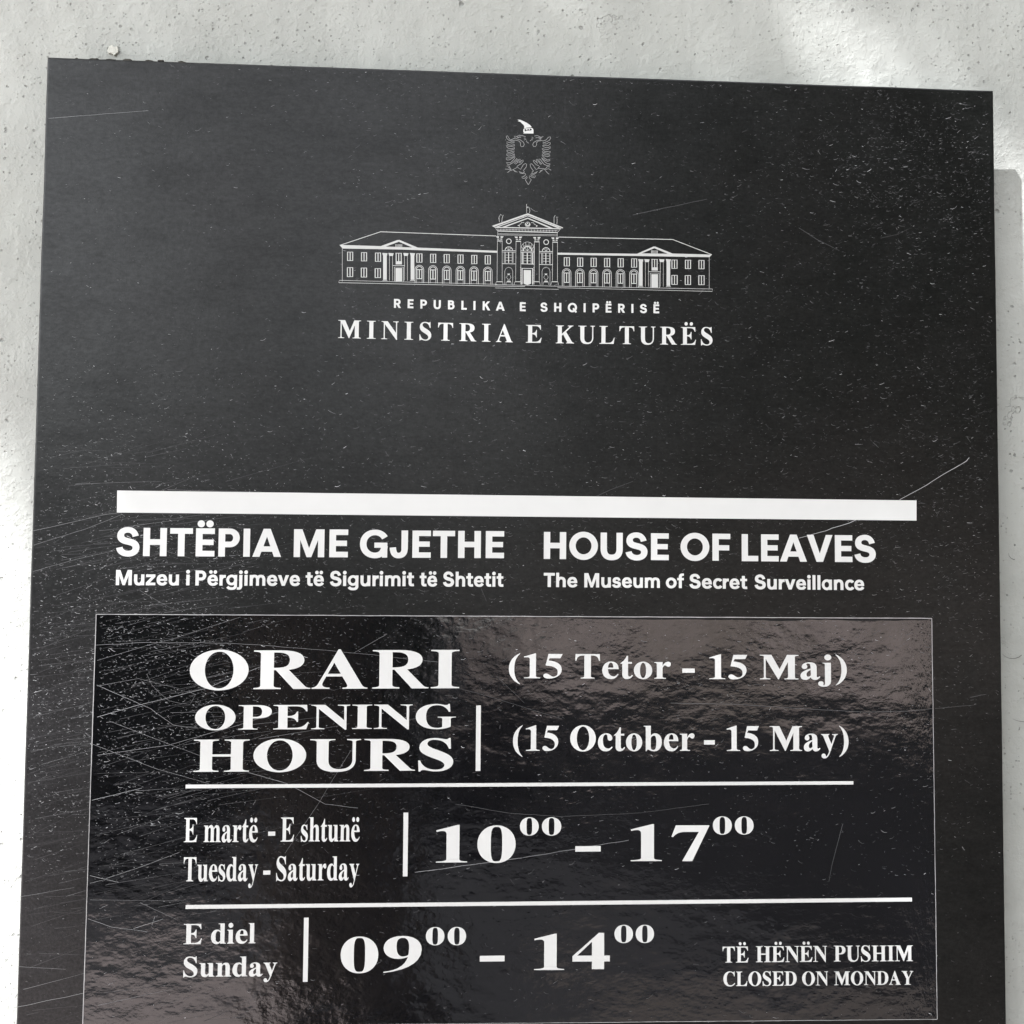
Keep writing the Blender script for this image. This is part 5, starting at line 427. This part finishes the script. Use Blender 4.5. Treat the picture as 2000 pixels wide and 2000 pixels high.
SANS = {
 'A': [path('M 262 700 L 428 700 L 690 0 L 518 0 L 345 505 L 172 0 L 0 0 Z'), rect(170, 128, 520, 262)],
 'B': [rect(60, 0, 60+SV, 700), bowl(60+SV-10, 330, 700, 530), bowl(60+SV-10, 0, 330+SH, 570)],
 'E': [rect(60, 0, 60+SV, 700), rect(60+SV-10, 560, 508, 700), rect(60+SV-10, 284, 482, 420), rect(60+SV-10, 0, 508, 140)],
 'F': [rect(60, 0, 60+SV, 700), rect(60+SV-10, 560, 506, 700), rect(60+SV-10, 268, 478, 404)],
 'G': [stroke('M 640 508 C 590 600 500 646 405 646 C 235 646 118 520 118 350 C 118 175 240 54 400 54 C 540 54 628 140 632 300', (SH+2, SV)), rect(388, 252, 702, 384), rect(578, 0, 702, 300)],
 'H': [rect(60, 0, 60+SV, 700), rect(458, 0, 458+SV, 700), rect(60+SV-10, 278, 468, 420)],
 'I': [rect(60, 0, 60+SV, 700)],
 'J': [rect(290, 220, 290+SV, 700), stroke('M 369 235 C 369 110 310 54 220 54 C 140 54 90 110 84 262', (SH, SV-6))],
 'K': [rect(60, 0, 60+SV, 700), path('M 210 260 L 210 440 L 430 700 L 622 700 L 360 395 Z'), path('M 250 360 L 372 470 L 646 0 L 456 0 Z')],
 'L': [rect(60, 0, 60+SV, 700), rect(60+SV-10, 0, 480, 140)],
 'M': [rect(60, 0, 60+SV-6, 700), rect(640, 0, 640+SV-6, 700), path('M 200 700 L 206 450 L 370 0 L 482 0 L 646 450 L 652 700 L 594 700 L 426 225 L 258 700 Z')],
 'O': [ring(376, 350, 358, 366, 198, 220)],
 'P': [rect(60, 0, 60+SV, 700), bowl(60+SV-10, 232, 700, 566)],
 'Q': [ring(376, 350, 358, 366, 198, 220), path('M 380 250 L 490 330 L 740 10 L 620 -60 Z')],
 'R': [rect(60, 0, 60+SV, 700), bowl(60+SV-10, 246, 700, 568), path('M 260 270 L 430 290 L 600 0 L 422 0 Z')],
 'S': S_S,
 'T': [rect(207, 0, 207+SV, 600), rect(16, 560, 556, 700)],
 'U': [rect(50, 270, 50+SV, 700), rect(448, 270, 448+SV, 700), stroke('M 129 280 C 129 130 200 56 328 56 C 456 56 527 130 527 280', (SH+4, SV))],
 'V': [path('M 0 700 L 172 700 L 330 215 L 488 700 L 660 700 L 412 0 L 248 0 Z')],
 'a': [rect(384, 0, 524, 500), ring(268, 250, 248, 266, 116, 142)],
 'c': [stroke('M 430 375 C 400 425 350 449 290 449 C 185 449 108 370 108 250 C 108 130 185 52 290 52 C 355 52 405 80 436 140', (128, 142))],
 'e': [stroke('M 470 150 C 430 82 370 50 292 50 C 180 50 106 130 106 250 C 106 372 180 450 285 450 C 395 450 450 360 450 222', (122, 146)), rect(110, 205, 519, 300)],
 'f': [rect(95, 0, 243, 560), rect(10, 385, 345, 500), stroke('M 169 540 C 169 640 215 674 345 658', (112, 148))],
 'g': [rect(392, -20, 532, 500), ring(274, 262, 252, 250, 118, 130), stroke('M 462 0 C 462 -105 395 -140 285 -140 C 180 -140 125 -110 80 -50', (118, 140))],
 'h': [rect(50, 0, 196, 710), rect(376, 0, 522, 300), stroke('M 150 330 C 165 410 220 448 290 448 C 400 448 449 390 449 270', (128, 146))],
 'i': [rect(50, 0, 198, 500), [ell(124, 630, 88, 88, 30)]],
 'j': [rect(50, -40, 198, 500), [ell(124, 630, 88, 88, 30)], stroke('M 124 -20 C 124 -110 70 -150 -50 -128', (112, 148))],
 'l': [rect(50, 0, 196, 710)],
 'm': [rect(50, 0, 196, 500), rect(352, 0, 494, 300), rect(650, 0, 792, 300), stroke('M 140 330 C 155 410 205 450 272 450 C 375 450 423 390 423 270', (124, 142)), stroke('M 430 330 C 450 410 500 450 570 450 C 675 450 721 390 721 270', (124, 142))],
 'n': [rect(50, 0, 196, 500), rect(376, 0, 522, 300), stroke('M 150 330 C 165 410 220 450 290 450 C 400 450 449 390 449 270', (128, 146))],
 'o': [ring(290, 250, 272, 266, 126, 138)],
 'r': [rect(50, 0, 196, 500), stroke('M 140 300 C 160 400 215 440 345 428', (136, 146))],
 's': [path('M 428 356 C 408 456 338 514 240 514 C 122 514 38 446 38 350 C 38 264 92 218 180 200 L 250 186 C 286 178 300 168 300 146 C 300 120 276 104 236 104 C 184 104 158 128 152 168 L 16 138 C 30 44 112 -14 236 -14 C 364 -14 448 54 448 158 C 448 244 394 290 300 308 L 236 320 C 200 328 186 340 186 360 C 186 384 208 398 240 398 C 280 398 300 378 308 330 Z')],
 't': [rect(92, 130, 238, 640), rect(10, 385, 345, 500), stroke('M 165 150 C 165 70 220 45 350 64', (122, 146))],
 'u': [rect(46, 200, 192, 500), rect(372, 0, 518, 500), stroke('M 119 230 C 119 110 170 50 270 50 C 350 50 400 90 425 170', (128, 146))],
 'v': [path('M 0 500 L 158 500 L 264 190 L 370 500 L 528 500 L 336 0 L 192 0 Z')],
 'z': [rect(30, 380, 456, 500), rect(24, 0, 462, 122), path('M 24 110 L 200 110 L 456 390 L 280 390 Z')],
}
SANS['Ë'] = SANS['E'] + dots(284, 812, 104, 88)
SANS['ë'] = SANS['e'] + dots(290, 632, 104, 84)
SADV = dict(A=690, B=600, E=540, F=530, G=752, H=676, I=278, J=496, K=640, L=494, M=852, O=752, P=596, Q=760, R=614, S=600, T=572, U=656, V=660, a=574, c=466, e=548, f=345, g=582, h=568, i=248, j=248, l=246, m=838, n=568, o=580, r=350, s=468, t=360, u=568, v=528, z=486)
SADV['Ë'] = 540; SADV['ë'] = 548
SIDE = dict(E=0, H=30)
RULE = {'-': [rect(0, 0, 700, 700)]}

def add_word(mb, txt, font, x0, x1, v0, v1, cap, track, front, back):
    G, capu = {'roman': (ROMAN, 676), 'fat': (FAT, 676), 'sans': (SANS, 700), 'rule': (RULE, 700)}[font]
    sy = cap/capu
    def box(ch):
        xs = [q[0] for pc in G[ch] for l in pc for q in l]; return min(xs), max(xs)
    adv = [(ADV if font == 'roman' else SADV).get(c, 500) for c in txt]
    first = box(txt[0])[0]; n = len(txt)
    nat = sum(adv[:-1]) + box(txt[-1])[1] - first
    if track and n > 1:                                  # letter-spaced words keep their letter widths
        sx = sy*(1.0 if track == 1 else .93); gap = ((x1-x0)/sx - nat)/(n-1)
    else:
        sx = (x1-x0)/nat; gap = 0
    pen = -first
    for k, ch in enumerate(txt):
        for i, pc in enumerate(G[ch]):
            lo = []
            for l in pc:
                ll = []
                for (u, h) in l:
                    X = x0+(pen+u)*sx; t = (X-x0)/((x1-x0) or 1)
                    ll.append((X, v0+(v1-v0)*t - h*sy))
                lo.append(ll)
            mb.prism(lo, front - .012*i - .004*(k % 2), back)
        pen += adv[k]+gap

# ------------------------------------------------------------------ the sign
sign = empty('information_sign', W(0, 640, T))
tag(sign, 'black museum opening hours sign with white lettering, mounted on the pale plaster wall', 'sign')
def build_panel():
    """flat plate with a rounded arris, held off the wall on spacers"""
    bm = bmesh.new(); Hh = 640.0; r = 1.5; seg = 4
    prof = [(r*(1-math.sin(a*math.pi/2/seg)), r*(1-math.cos(a*math.pi/2/seg))) for a in range(seg+1)]  # inset, depth
    n = 150; rows = []
    def outline(ins, d):
        pts = []
        def wob(x, v): 
            p = Vector((x*.02, v*.02, 3.1)); return .22*noise.noise(p) + .10*noise.noise(p*9)
        for k in range(n): pts.append((-300+ins+(600-2*ins)*k/n, ins, 'v'))
        for k in range(n): pts.append((300-ins, ins+(Hh-2*ins)*k/n, 'x'))
        for k in range(n): pts.append((300-ins-(600-2*ins)*k/n, Hh-ins, 'v'))
        for k in range(n): pts.append((-300+ins, Hh-ins-(Hh-2*ins)*k/n, 'x'))
        out = []
        for x, v, ax in pts:
            o = wob(x, v)
            x, v = x+1.35*((x+300)/600)*(1-v/Hh), v-.75*(1-v/Hh)      # the plate is not quite square
            out.append(bm.verts.new(W(x+(o if ax == 'x' else 0), v+(o if ax == 'v' else 0), d)))
        return out
    for ins, d in prof: rows.append(outline(ins, d))
    rows.append(outline(0, 4.0))
    bm.faces.new(rows[0]); bm.faces.new(rows[-1])
    for a, b in zip(rows, rows[1:]):
        for i in range(len(a)):
            j = (i+1) % len(a); bm.faces.new((a[i], a[j], b[j], b[i]))
    bmesh.ops.recalc_face_normals(bm, faces=bm.faces)
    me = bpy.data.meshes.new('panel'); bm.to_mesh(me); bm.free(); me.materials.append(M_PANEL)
    for p in me.polygons: p.use_smooth = len(p.vertices) < 5
    o = bpy.data.objects.new('panel', me); COL.objects.link(o); o.parent = sign
    o.matrix_parent_inverse = Matrix.Translation(-sign.location)
    return o
build_panel()
for sx_ in (-240, 240):
    for sv_ in (60, 580):
        mb = MB(); c = [(sx_+9*math.cos(k*math.pi/10), sv_+9*math.sin(k*math.pi/10)) for k in range(20)]
        mb.prism([c], 4.0, T+1); mb.build('spacer', M_STEEL, sign)

def shape_part(name, quads, front, back, mat, parent, label=None):
    mb = MB()
    for q in quads: mb.prism([q], front, back)
    return tag(mb.build(name, mat, parent), label)
shape_part('heading_bar', [SHAPES['heading_bar']], -.12, .01, M_WHITE, sign, 'thick white bar above the museum name')

# sticker with its pale cut edge
sq = SHAPES['sticker']
st = MB(); st.prism([sq], -.16, .01); sticker = st.build('sticker', M_STICK, sign)
tag(sticker, 'glossy rippled black vinyl sticker with the opening hours')
eg = MB()
def edge_run(a, b, wd):
    n = 60; pts = []
    for k in range(n+1):
        t = k/n; x = a[0]+(b[0]-a[0])*t; v = a[1]+(b[1]-a[1])*t
        pts.append((x+.10*noise.noise(Vector((x*.3, v*.3, 0))), v+.14*noise.noise(Vector((x*.25, v*.25, 5)))))
    eg.ribbon(pts, wd, wd, -.19)
edge_run(sq[0], sq[1], .42); edge_run(sq[1], sq[2], .36); edge_run(sq[3], sq[0], .46); edge_run(sq[2], sq[3], .26)
tag(eg.build('cut_edge', M_EDGE, sticker), 'thin pale worn edge of the sticker')

lift = MB(); pts_ = []  # flat black strip painted for the shade in the lifted gap
for k in range(120):
    t = .50+.495*k/119; x = sq[0][0]+(sq[1][0]-sq[0][0])*t; v = sq[0][1]+(sq[1][1]-sq[0][1])*t
    w0 = .8+1.5*max(0, noise.noise(Vector((x*.035, 1, 7)))+.25)+.25*noise.noise(Vector((x*.2, 1, 3))); w0 *= min(1, (t-.5)*6+.1)
    lift.v += [W(x, v+.45, -.195), W(x, v+.45+max(w0, .03), -.195)]
for k in range(119): a = 2*k; lift.f.append((a, a+1, a+3, a+2))
tag(lift.build('lift_gap_shade', M_GAP, sticker), 'dark wavy strip painted as the shaded gap where the sticker has lifted along its top')

LINES = ['white spaced line REPUBLIKA E SHQIPËRISË', 'white serif line MINISTRIA E KULTURËS', 'white bold heading SHTËPIA ME GJETHE', 'white line Muzeu i Përgjimeve të Sigurimit të Shtetit',
 'white bold heading HOUSE OF LEAVES', 'white line The Museum of Secret Surveillance', 'wide white serif word ORARI', 'wide white serif word OPENING', 'wide white serif word HOURS', 'white line (15 Tetor - 15 Maj)',
 'white line (15 October - 15 May)', 'narrow white line E martë - E shtunë', 'narrow white line Tuesday - Saturday', 'large white hour 10 with raised 00 and dash', 'large white hour 17 with raised 00',
 'white line E diel', 'white line Sunday', 'large white hour 09 with raised 00 and dash', 'large white hour 14 with raised 00', 'small white line TË HËNËN PUSHIM', 'small white line CLOSED ON MONDAY']
for k, lab in enumerate(LINES):
    mb = MB(); on = k >= 6
    for (part, txt, font, x0, x1, v0, v1, cap, track) in WORDS:
        if part == k: add_word(mb, txt, font, x0, x1, v0, v1, cap, track, -.27 if on else -.10, -.15 if on else .01)
    tag(mb.build('lettering', M_WHITE, sticker if on else sign), lab)
for key, lab in (('rule_1', 'white line ruled under HOURS'), ('rule_2', 'white line ruled above Sunday'), ('v1', 'upright white bar beside HOURS'), ('v2', 'upright white bar before 10'), ('v3', 'upright white bar before 09')):
    shape_part('dividing_line', [SHAPES[key]], -.27, -.15, M_WHITE, sticker, lab)

# emblem of the two-headed eagle under a helmet
em = MB()
for pl in CREST: em.ribbon(pl, .28, .28, -.06)
crest = em.build('eagle_emblem', M_LINE, sign); tag(crest, 'fine outline of a two-headed eagle')
hm = MB(); hm.prism([HELM[0]], -.10, .01); hm.prism([HELM[1]]+HELM_HOLES, -.10, .01)
for d in HELM_DOTS: hm.prism([d], -.10, .01)
tag(hm.build('helmet_emblem', M_WHITE, sign), 'small white helmet above the eagle')
# line drawing of the ministry building
hb = MB()
for i, (pl, wd) in enumerate(HOUSE_LINES): hb.ribbon(pl, max(wd*.85, .2), max(wd*.85, .2), -.05-.0004*(i % 40))
fine = hb.build('building_outline', M_PRINT, sign); tag(fine, 'fine white line drawing of a long building with windows')
ha = MB()
for i, q in enumerate(HOUSE_AREAS): ha.prism([q], -.075-.0006*(i % 30), .01)
tag(ha.build('building_ornament', M_PRINT, sign), 'white roof edges, columns and door of the drawn building')
for i_, q in enumerate(HOUSE_CUTS):
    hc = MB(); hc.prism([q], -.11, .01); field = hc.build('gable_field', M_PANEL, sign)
    (ax, ay), (bx, by) = HOUSE_LOUVRES[i_][0]
    hl = MB()
    for k in range(6):
        x = ax+(bx-ax)*(k+.2)/6; y = ay+(by-ay)*(k+.2)/6
        hl.prism([[(x, y-1.1), (x+.33, y-1.1), (x+.33, y+1.1), (x, y+1.1)]], -.13, .0)
    tag(hl.build('louvre', M_PRINT, field), kind='stuff')

# ------------------------------------------------------------------ scratches and chips
def px(x, v): return x, v
for i, pl in enumerate(SCRATCHES):
    mb = MB(); insk = sq[0][0] <= pl[0][0] <= sq[1][0] and pl[0][1] >= sq[0][1]-.2
    # finer polyline with a slight tremor
    pts = []
    for a, b in zip(pl, pl[1:]):
        L = math.hypot(b[0]-a[0], b[1]-a[1]); n = max(2, int(L/3))
        for k in range(n):
            t = k/n; x = a[0]+(b[0]-a[0])*t; v = a[1]+(b[1]-a[1])*t
            pts.append((x, v+.25*noise.noise(Vector((x*.12, v*.12, i*3.3)))))
    pts.append(pl[-1])
    strong = i in (2, 3)
    s = .75 if strong else (random.uniform(.22, .5) if pl[0][0] < -60 else random.uniform(.08, .18))
    w_ = .34 if strong else random.uniform(.16, .26)
    mb.ribbon(pts, w_, w_*.7, -.205 if insk else -.03, s)
    mb.build('scratch', M_WEAR, sticker if insk else sign)
M_PER = .324                                              # mm on the face per photograph pixel, used as a size unit
def in_sticker(x, v): return sq[3][0]+4 < x < sq[1][0] and v > sq[0][1]+1
def dens(x, v):
    """how worn the film is at a place on the face"""
    d = .16
    d += 1.0*math.exp(-(((x-250)/75)**2+((v-55)/48)**2))           # corner at the upper right
    d += .45*math.exp(-(((x-270)/45)**2))*math.exp(-((v-200)/190)**2)
    d += .30*math.exp(-((x-150)/150)**2)*math.exp(-((v-230)/130)**2)
    d += 1.5*math.exp(-(((x+245)/85)**2+((v-375)/120)**2))         # rubbed left side
    d += .25*math.exp(-((x+100)/120)**2)*math.exp(-((v-330)/80)**2)
    if v < 4: d += .5
    if x < -120 and v < 190: d *= .35
    if v > 500: d *= .45
    return d
marks = {0: MB(), 1: MB()}
rnd = random.Random(5)
made = 0
while made < 24000:
    x = rnd.uniform(-298, 298); v = rnd.uniform(1.6, 606)
    dd = dens(x, v)*(.55+.9*max(0, noise.noise(Vector((x*.05, v*.09, 2)))+.35))
    if rnd.random() > dd/1.5: continue
    onst = in_sticker(x, v)
    if onst and v < sq[0][1]+1: continue
    L = rnd.lognormvariate(math.log(1.0 if x > -120 else .8), .6); L = min(L, 5); ang = rnd.gauss(-.05, .38); cur = rnd.uniform(-.1, .55)
    if rnd.random() < .25: L = .35; ang = rnd.uniform(0, 3)
    pts = []
    for k in range(4):
        t = (k/3-.5)*L; q = cur*L*((2*k/3-1)**2-1)*-.35
        pts.append((x+t*math.cos(ang)-q*math.sin(ang)*0, v+t*math.sin(ang)+q))
    if any(not(-298.3 < p[0] < 298.3 and p[1] > 1.6) for p in pts): continue
    hot = dens(x, v)
    s = min(1, rnd.lognormvariate(math.log(.10), .85)*(1.0+1.2*hot if x < -100 else 1.0+.35*hot))  # chips on the left coloured paler, for the sun patch on them
    wd = rnd.uniform(.12, .30)
    marks[1 if onst else 0].ribbon(pts, wd, wd*.5, -.205 if onst else -.03, s)
    made += 1
# long faint rubbing strokes on the left side, fanning up to the right
for k in range(460):
    v = rnd.gauss(395, 95); 
    if v < 240 or v > 606: continue
    x = -298+abs(rnd.gauss(0, 60)); L = rnd.uniform(8, 60); ang = -rnd.gauss(.20, .10)
    pts = []; ph = rnd.uniform(0, 9); bend = rnd.uniform(-.6, 1.2)
    for j in range(12):
        t = L*j/11; pts.append((x+t*math.cos(ang), v+t*math.sin(ang)+.0006*t*t*bend+.10*noise.noise(Vector((t*.1, ph, 0)))))
    ok = [in_sticker(*p) for p in pts]
    if pts[-1][0] > 290: continue
    run = [p for p, o in zip(pts, ok) if o == ok[0]]
    if len(run) < 3: continue
    s = min(.8, rnd.lognormvariate(math.log(.065), .7))
    marks[1 if ok[0] else 0].ribbon(run, rnd.uniform(.10, .24), .06, -.203 if ok[0] else -.028, s)
o = marks[0].build('surface_chips', M_WEAR, sign); tag(o, 'fine pale chips and rubs in the black film', kind='stuff')
o = marks[1].build('surface_chips', M_WEAR, sticker); tag(o, 'fine pale chips and rubs in the glossy sticker', kind='stuff')

# ------------------------------------------------------------------ flaws in the plaster and painted gap shade by the sign
def blob(cx, cy, rx, ry, n, seed, jag=.35):
    r = random.Random(seed); return [(cx+rx*(1+r.uniform(-jag, jag))*math.cos(2*math.pi*k/n), cy+ry*(1+r.uniform(-jag, jag))*math.sin(2*math.pi*k/n)) for k in range(n)]
def wall_patch(name, polys, mat, label, proud=1.4):
    mb = MB()
    for p in polys: mb.prism([p], T-proud, T+1.2)
    return tag(mb.build(name, mat, wall), label)
wall_patch('paint_chip', [blob(-266.5, -16.5, 3.3, 2.9, 13, 3)], M_CHIP, 'small cream chip where the paint has come off above the sign')
for k, (cx_, cv_, r_c, a0, a1) in enumerate(((319, 362, 8, 40, 150), (326, 398, 14, 70, 125), (322.5, 300, 5, 100, 190))):
    mb = MB(); pts_ = [(cx_+r_c*math.cos(math.radians(a))+.4*noise.noise(Vector((a*.1, k, 0))), cv_+r_c*.8*math.sin(math.radians(a))) for a in range(a0, a1, 6)]
    mb.ribbon(pts_, .45, .15, T-.9); mb.build('hairline_crack', M_CRACK, wall)
gaps = []
r9 = random.Random(2)
for k in range(7):
    x = -284+k*11+r9.uniform(-2, 2); gaps.append(blob(x, -0.55+r9.uniform(-.5, .2), r9.uniform(.9, 3.0), r9.uniform(.3, .8), 9, 50+k, .5))
mb = MB()
for p in gaps: mb.prism([p], .35, 2.0)  # dark bits painted in place of shade in the gaps behind the edge
tag(mb.build('top_gap_shade', M_HOLE, sign), 'dark broken bits painted as shaded gaps along the top edge of the sign', kind='stuff')

# ------------------------------------------------------------------ the tree that shades the wall
# (out of the picture: its leaves let the sun through in the soft patches the wall shows)
def along(x, v, t):                                       # the point t metres up the sun's way from a place on the wall
    return W(x, v, T) + SUN*t
GAPS = [  # x, v, half width, half height (mm on the wall), tilt, share of leaves kept
 (170, -62, 9, 24, -48, .3), (206, -32, 15, 34, -50, .06), (250, 25, 40, 40, -40, .4), (60, -70, 60, 12, 0, .75), (290, -30, 12, 40, -35, .55),
 (-360, 330, 44, 110, 4, .0), (-352, 520, 62, 170, 0, .0), (-250, 395, 50, 85, 10, .15), (-180, 420, 45, 50, 10, .5),
 (-330, -50, 36, 16, -20, .35), (-92, -10, 18, 6, 10, .3), (318, 40, 20, 26, 0, .2), (345, 85, 8, 40, 0, .1)]
def keep(x, v):
    k = 1.0
    for gx, gv, a, b, rot, kp in GAPS:
        c, s = math.cos(math.radians(rot)), math.sin(math.radians(rot))
        dx, dv = x-gx, v-gv; p = dx*c+dv*s; q = -dx*s+dv*c
        if (p/(a+20))**2+(q/(b+20))**2 < 1: k = min(k, kp)
    return k
tree = empty('tree', (-.33, -3.0, 0))
tag(tree, 'leafy tree outside the picture whose crown shades the wall and the sign', 'tree')
e1 = SUN.orthogonal().normalized(); e2 = SUN.cross(e1)
rt = random.Random(8)
lf = MB(); count = 0
dsun = -SUN                                               # light's way down to the wall
LEAF = .066
while count < 21000:
    t = rt.uniform(4.2, 5.4)
    ctr = along(0, 300, t); a = rt.uniform(0, 2*math.pi); r = 1.35*math.sqrt(rt.random())
    p = ctr + e1*r*math.cos(a) + e2*r*math.sin(a)
    # where this leaf's shadow falls on the wall
    k = (T*.001-p.y)/dsun.y; hit = p+dsun*k; hx = hit.x*1000; hv = (TOP-hit.z)*1000
    if rt.random() > keep(hx, hv): continue
    near = -700 < hx < 700 and -400 < hv < 900
    if not near and rt.random() < .55: continue
    ax = Vector((rt.gauss(0, 1), rt.gauss(0, 1), rt.gauss(0, .5))).normalized()
    nn = (SUN + Vector((rt.gauss(0, .45), rt.gauss(0, .45), rt.gauss(0, .45)))).normalized()
    sx = ax.cross(nn).normalized(); ax = nn.cross(sx)
    L = LEAF*rt.uniform(.6, 1.2); wv = L*.36
    n = len(lf.v)
    lf.v += [p-ax*L*.5, p-ax*L*.1+sx*wv*.5, p+ax*L*.2+sx*wv*.42, p+ax*L*.5, p+ax*L*.2-sx*wv*.42, p-ax*L*.1-sx*wv*.5]
    lf.f.append((n, n+1, n+2, n+3, n+4, n+5)); count += 1
tag(lf.build('crown', M_LEAF, tree), kind='stuff')
def limb(mb, a, b, r0, r1, n=10, k=6, bend=.1, seed=0):
    rr = random.Random(seed); a = Vector(a); b = Vector(b); d = (b-a).normalized(); u = d.orthogonal().normalized(); w = d.cross(u); base = len(mb.v)
    off = Vector((rr.uniform(-1, 1), rr.uniform(-1, 1), 0))*bend
    for i in range(k+1):
        t = i/k; c = a.lerp(b, t)+off*math.sin(math.pi*t); r = r0+(r1-r0)*t
        for j in range(n): 
            an = 2*math.pi*j/n; mb.v.append(c+(u*math.cos(an)+w*math.sin(an))*r*(1+.08*noise.noise(Vector((i, j, seed)))))
    for i in range(k):
        for j in range(n):
            q = base+i*n; mb.f.append((q+j, q+(j+1) % n, q+n+(j+1) % n, q+n+j))
cc = along(0, 300, 3.6)
mb = MB(); limb(mb, (-.33, -3.0, 0), (-.75, -2.7, 3.6), .25, .13, 16, 8, .08, 1); mb.build('trunk', M_BARK, tree, True)
for s, off in enumerate(((-1.0, .1, .3), (-.5, -.8, .5), (.2, -.9, .2))):
    mb = MB(); limb(mb, (-.75, -2.7, 3.5), (cc.x+off[0], cc.y+off[1], cc.z+off[2]), .09, .02, 9, 7, .15, s+4); mb.build('limb', M_BARK, tree, True)

# ------------------------------------------------------------------ unseen things added for the glossy sticker to mirror
M_RENDER = plain('brown_render', (.40, .335, .27), (.78, .65, .61), 1.1, .85, .3, .01)
M_PLINTH = plain('dark_stone', (.018, .018, .020), (.03, .03, .03), 6, .7, .3, .01)
opp = empty('added_garden_wall', (2.2, -6.0, 0))
tag(opp, 'unseen brown rendered garden wall with a dark base, added for the sticker to mirror', 'wall', 'structure')
opp.location = (.0, -6.3, 0)
def wall_run(mb, a, b, th, z0, z1):
    """a straight wall from a to b; z0 and z1 are (height at a, height at b)"""
    d = (Vector(b)-Vector(a)).normalized(); n = Vector((-d.y, d.x))*-th; a = Vector(a); b = Vector(b); c = [a, b, b+n, a+n]
    for i in range(4): 
        j = (i+1) % 4; p, q = c[i], c[j]; zi, zj = (0, 1, 1, 0)[i], (0, 1, 1, 0)[j]
        mb.quad(Vector((p.x, p.y, z0[zi])), Vector((q.x, q.y, z0[zj])), Vector((q.x, q.y, z1[zj])), Vector((p.x, p.y, z1[zi])))
    mb.quad(*[Vector((p.x, p.y, z1[k])) for p, k in zip(c, (0, 1, 1, 0))]); mb.quad(*[Vector((p.x, p.y, z0[k])) for p, k in zip(c[::-1], (0, 1, 1, 0))])
mb = MB(); wall_run(mb, (.0, -6.3), (2.75, -1.15), .2, (.74, 1.36), (1.42, 1.66)); mb.build('rendered_face', M_RENDER, opp)  # invented wall, angled and sloped to shape the brown reflection
mb = MB(); wall_run(mb, (-.02, -6.28), (2.73, -1.13), .24, (0, 0), (.74, 1.36)); mb.build('added_dark_base', M_PLINTH, opp)  # added to give the dark band under the brown reflection
def hedge(name, lab, x0, x1, y0, y1, z1, n, seed):
    r = random.Random(seed); mb = MB(); root = empty(name); tag(root, lab, 'hedge')
    for k in range(n):
        x = r.uniform(x0, x1); top = z1*(1+.12*noise.noise(Vector((x*1.3, seed, 0)))); z = r.uniform(.05, top)
        y = y1-abs(r.gauss(0, .25)) if r.random() < .8 else r.uniform(y0, y1)
        p = Vector((x, y, z)); ax = Vector((r.gauss(0, 1), r.gauss(0, .5), r.gauss(0, 1))).normalized(); nn = Vector((r.gauss(0, .6), 1, r.gauss(0, .6))).normalized()
        sx = ax.cross(nn).normalized(); L = r.uniform(.08, .17); m = len(mb.v)
        mb.v += [p-ax*L*.5, p+sx*L*.25, p+ax*L*.5, p-sx*L*.25]; mb.f.append((m, m+1, m+2, m+3))
    tag(mb.build('foliage', M_HEDGE, root), kind='stuff')
    mb = MB(); mb.box((x0+.05, y0, 0), (x1-.05, y1-.45, z1*.86)); mb.build('inner_twigs', M_BARK, root)
    return root
M_HEDGE = plain('dark_evergreen', (.012, .022, .010), (.025, .040, .018), 3, .6)
h_ = hedge('added_tall_hedge', 'tall dark evergreen hedge behind the brown garden wall, added to darken what the sign mirrors', -4.2, 4.2, -.6, 0, 7.0, 16000, 1)  # added out of view so the right side mirrors something dark
h_.rotation_euler = (0, 0, math.atan2(5.15, 2.75)); h_.location = (2.1, -3.6, 0)
hedge('added_low_hedge', 'low dark hedge left of the brown garden wall, added to darken what the sticker mirrors', -6.5, -.1, -7.0, -6.0, 2.3, 7000, 2)  # added out of view so the left side mirrors something dark

scene.render.film_transparent = False
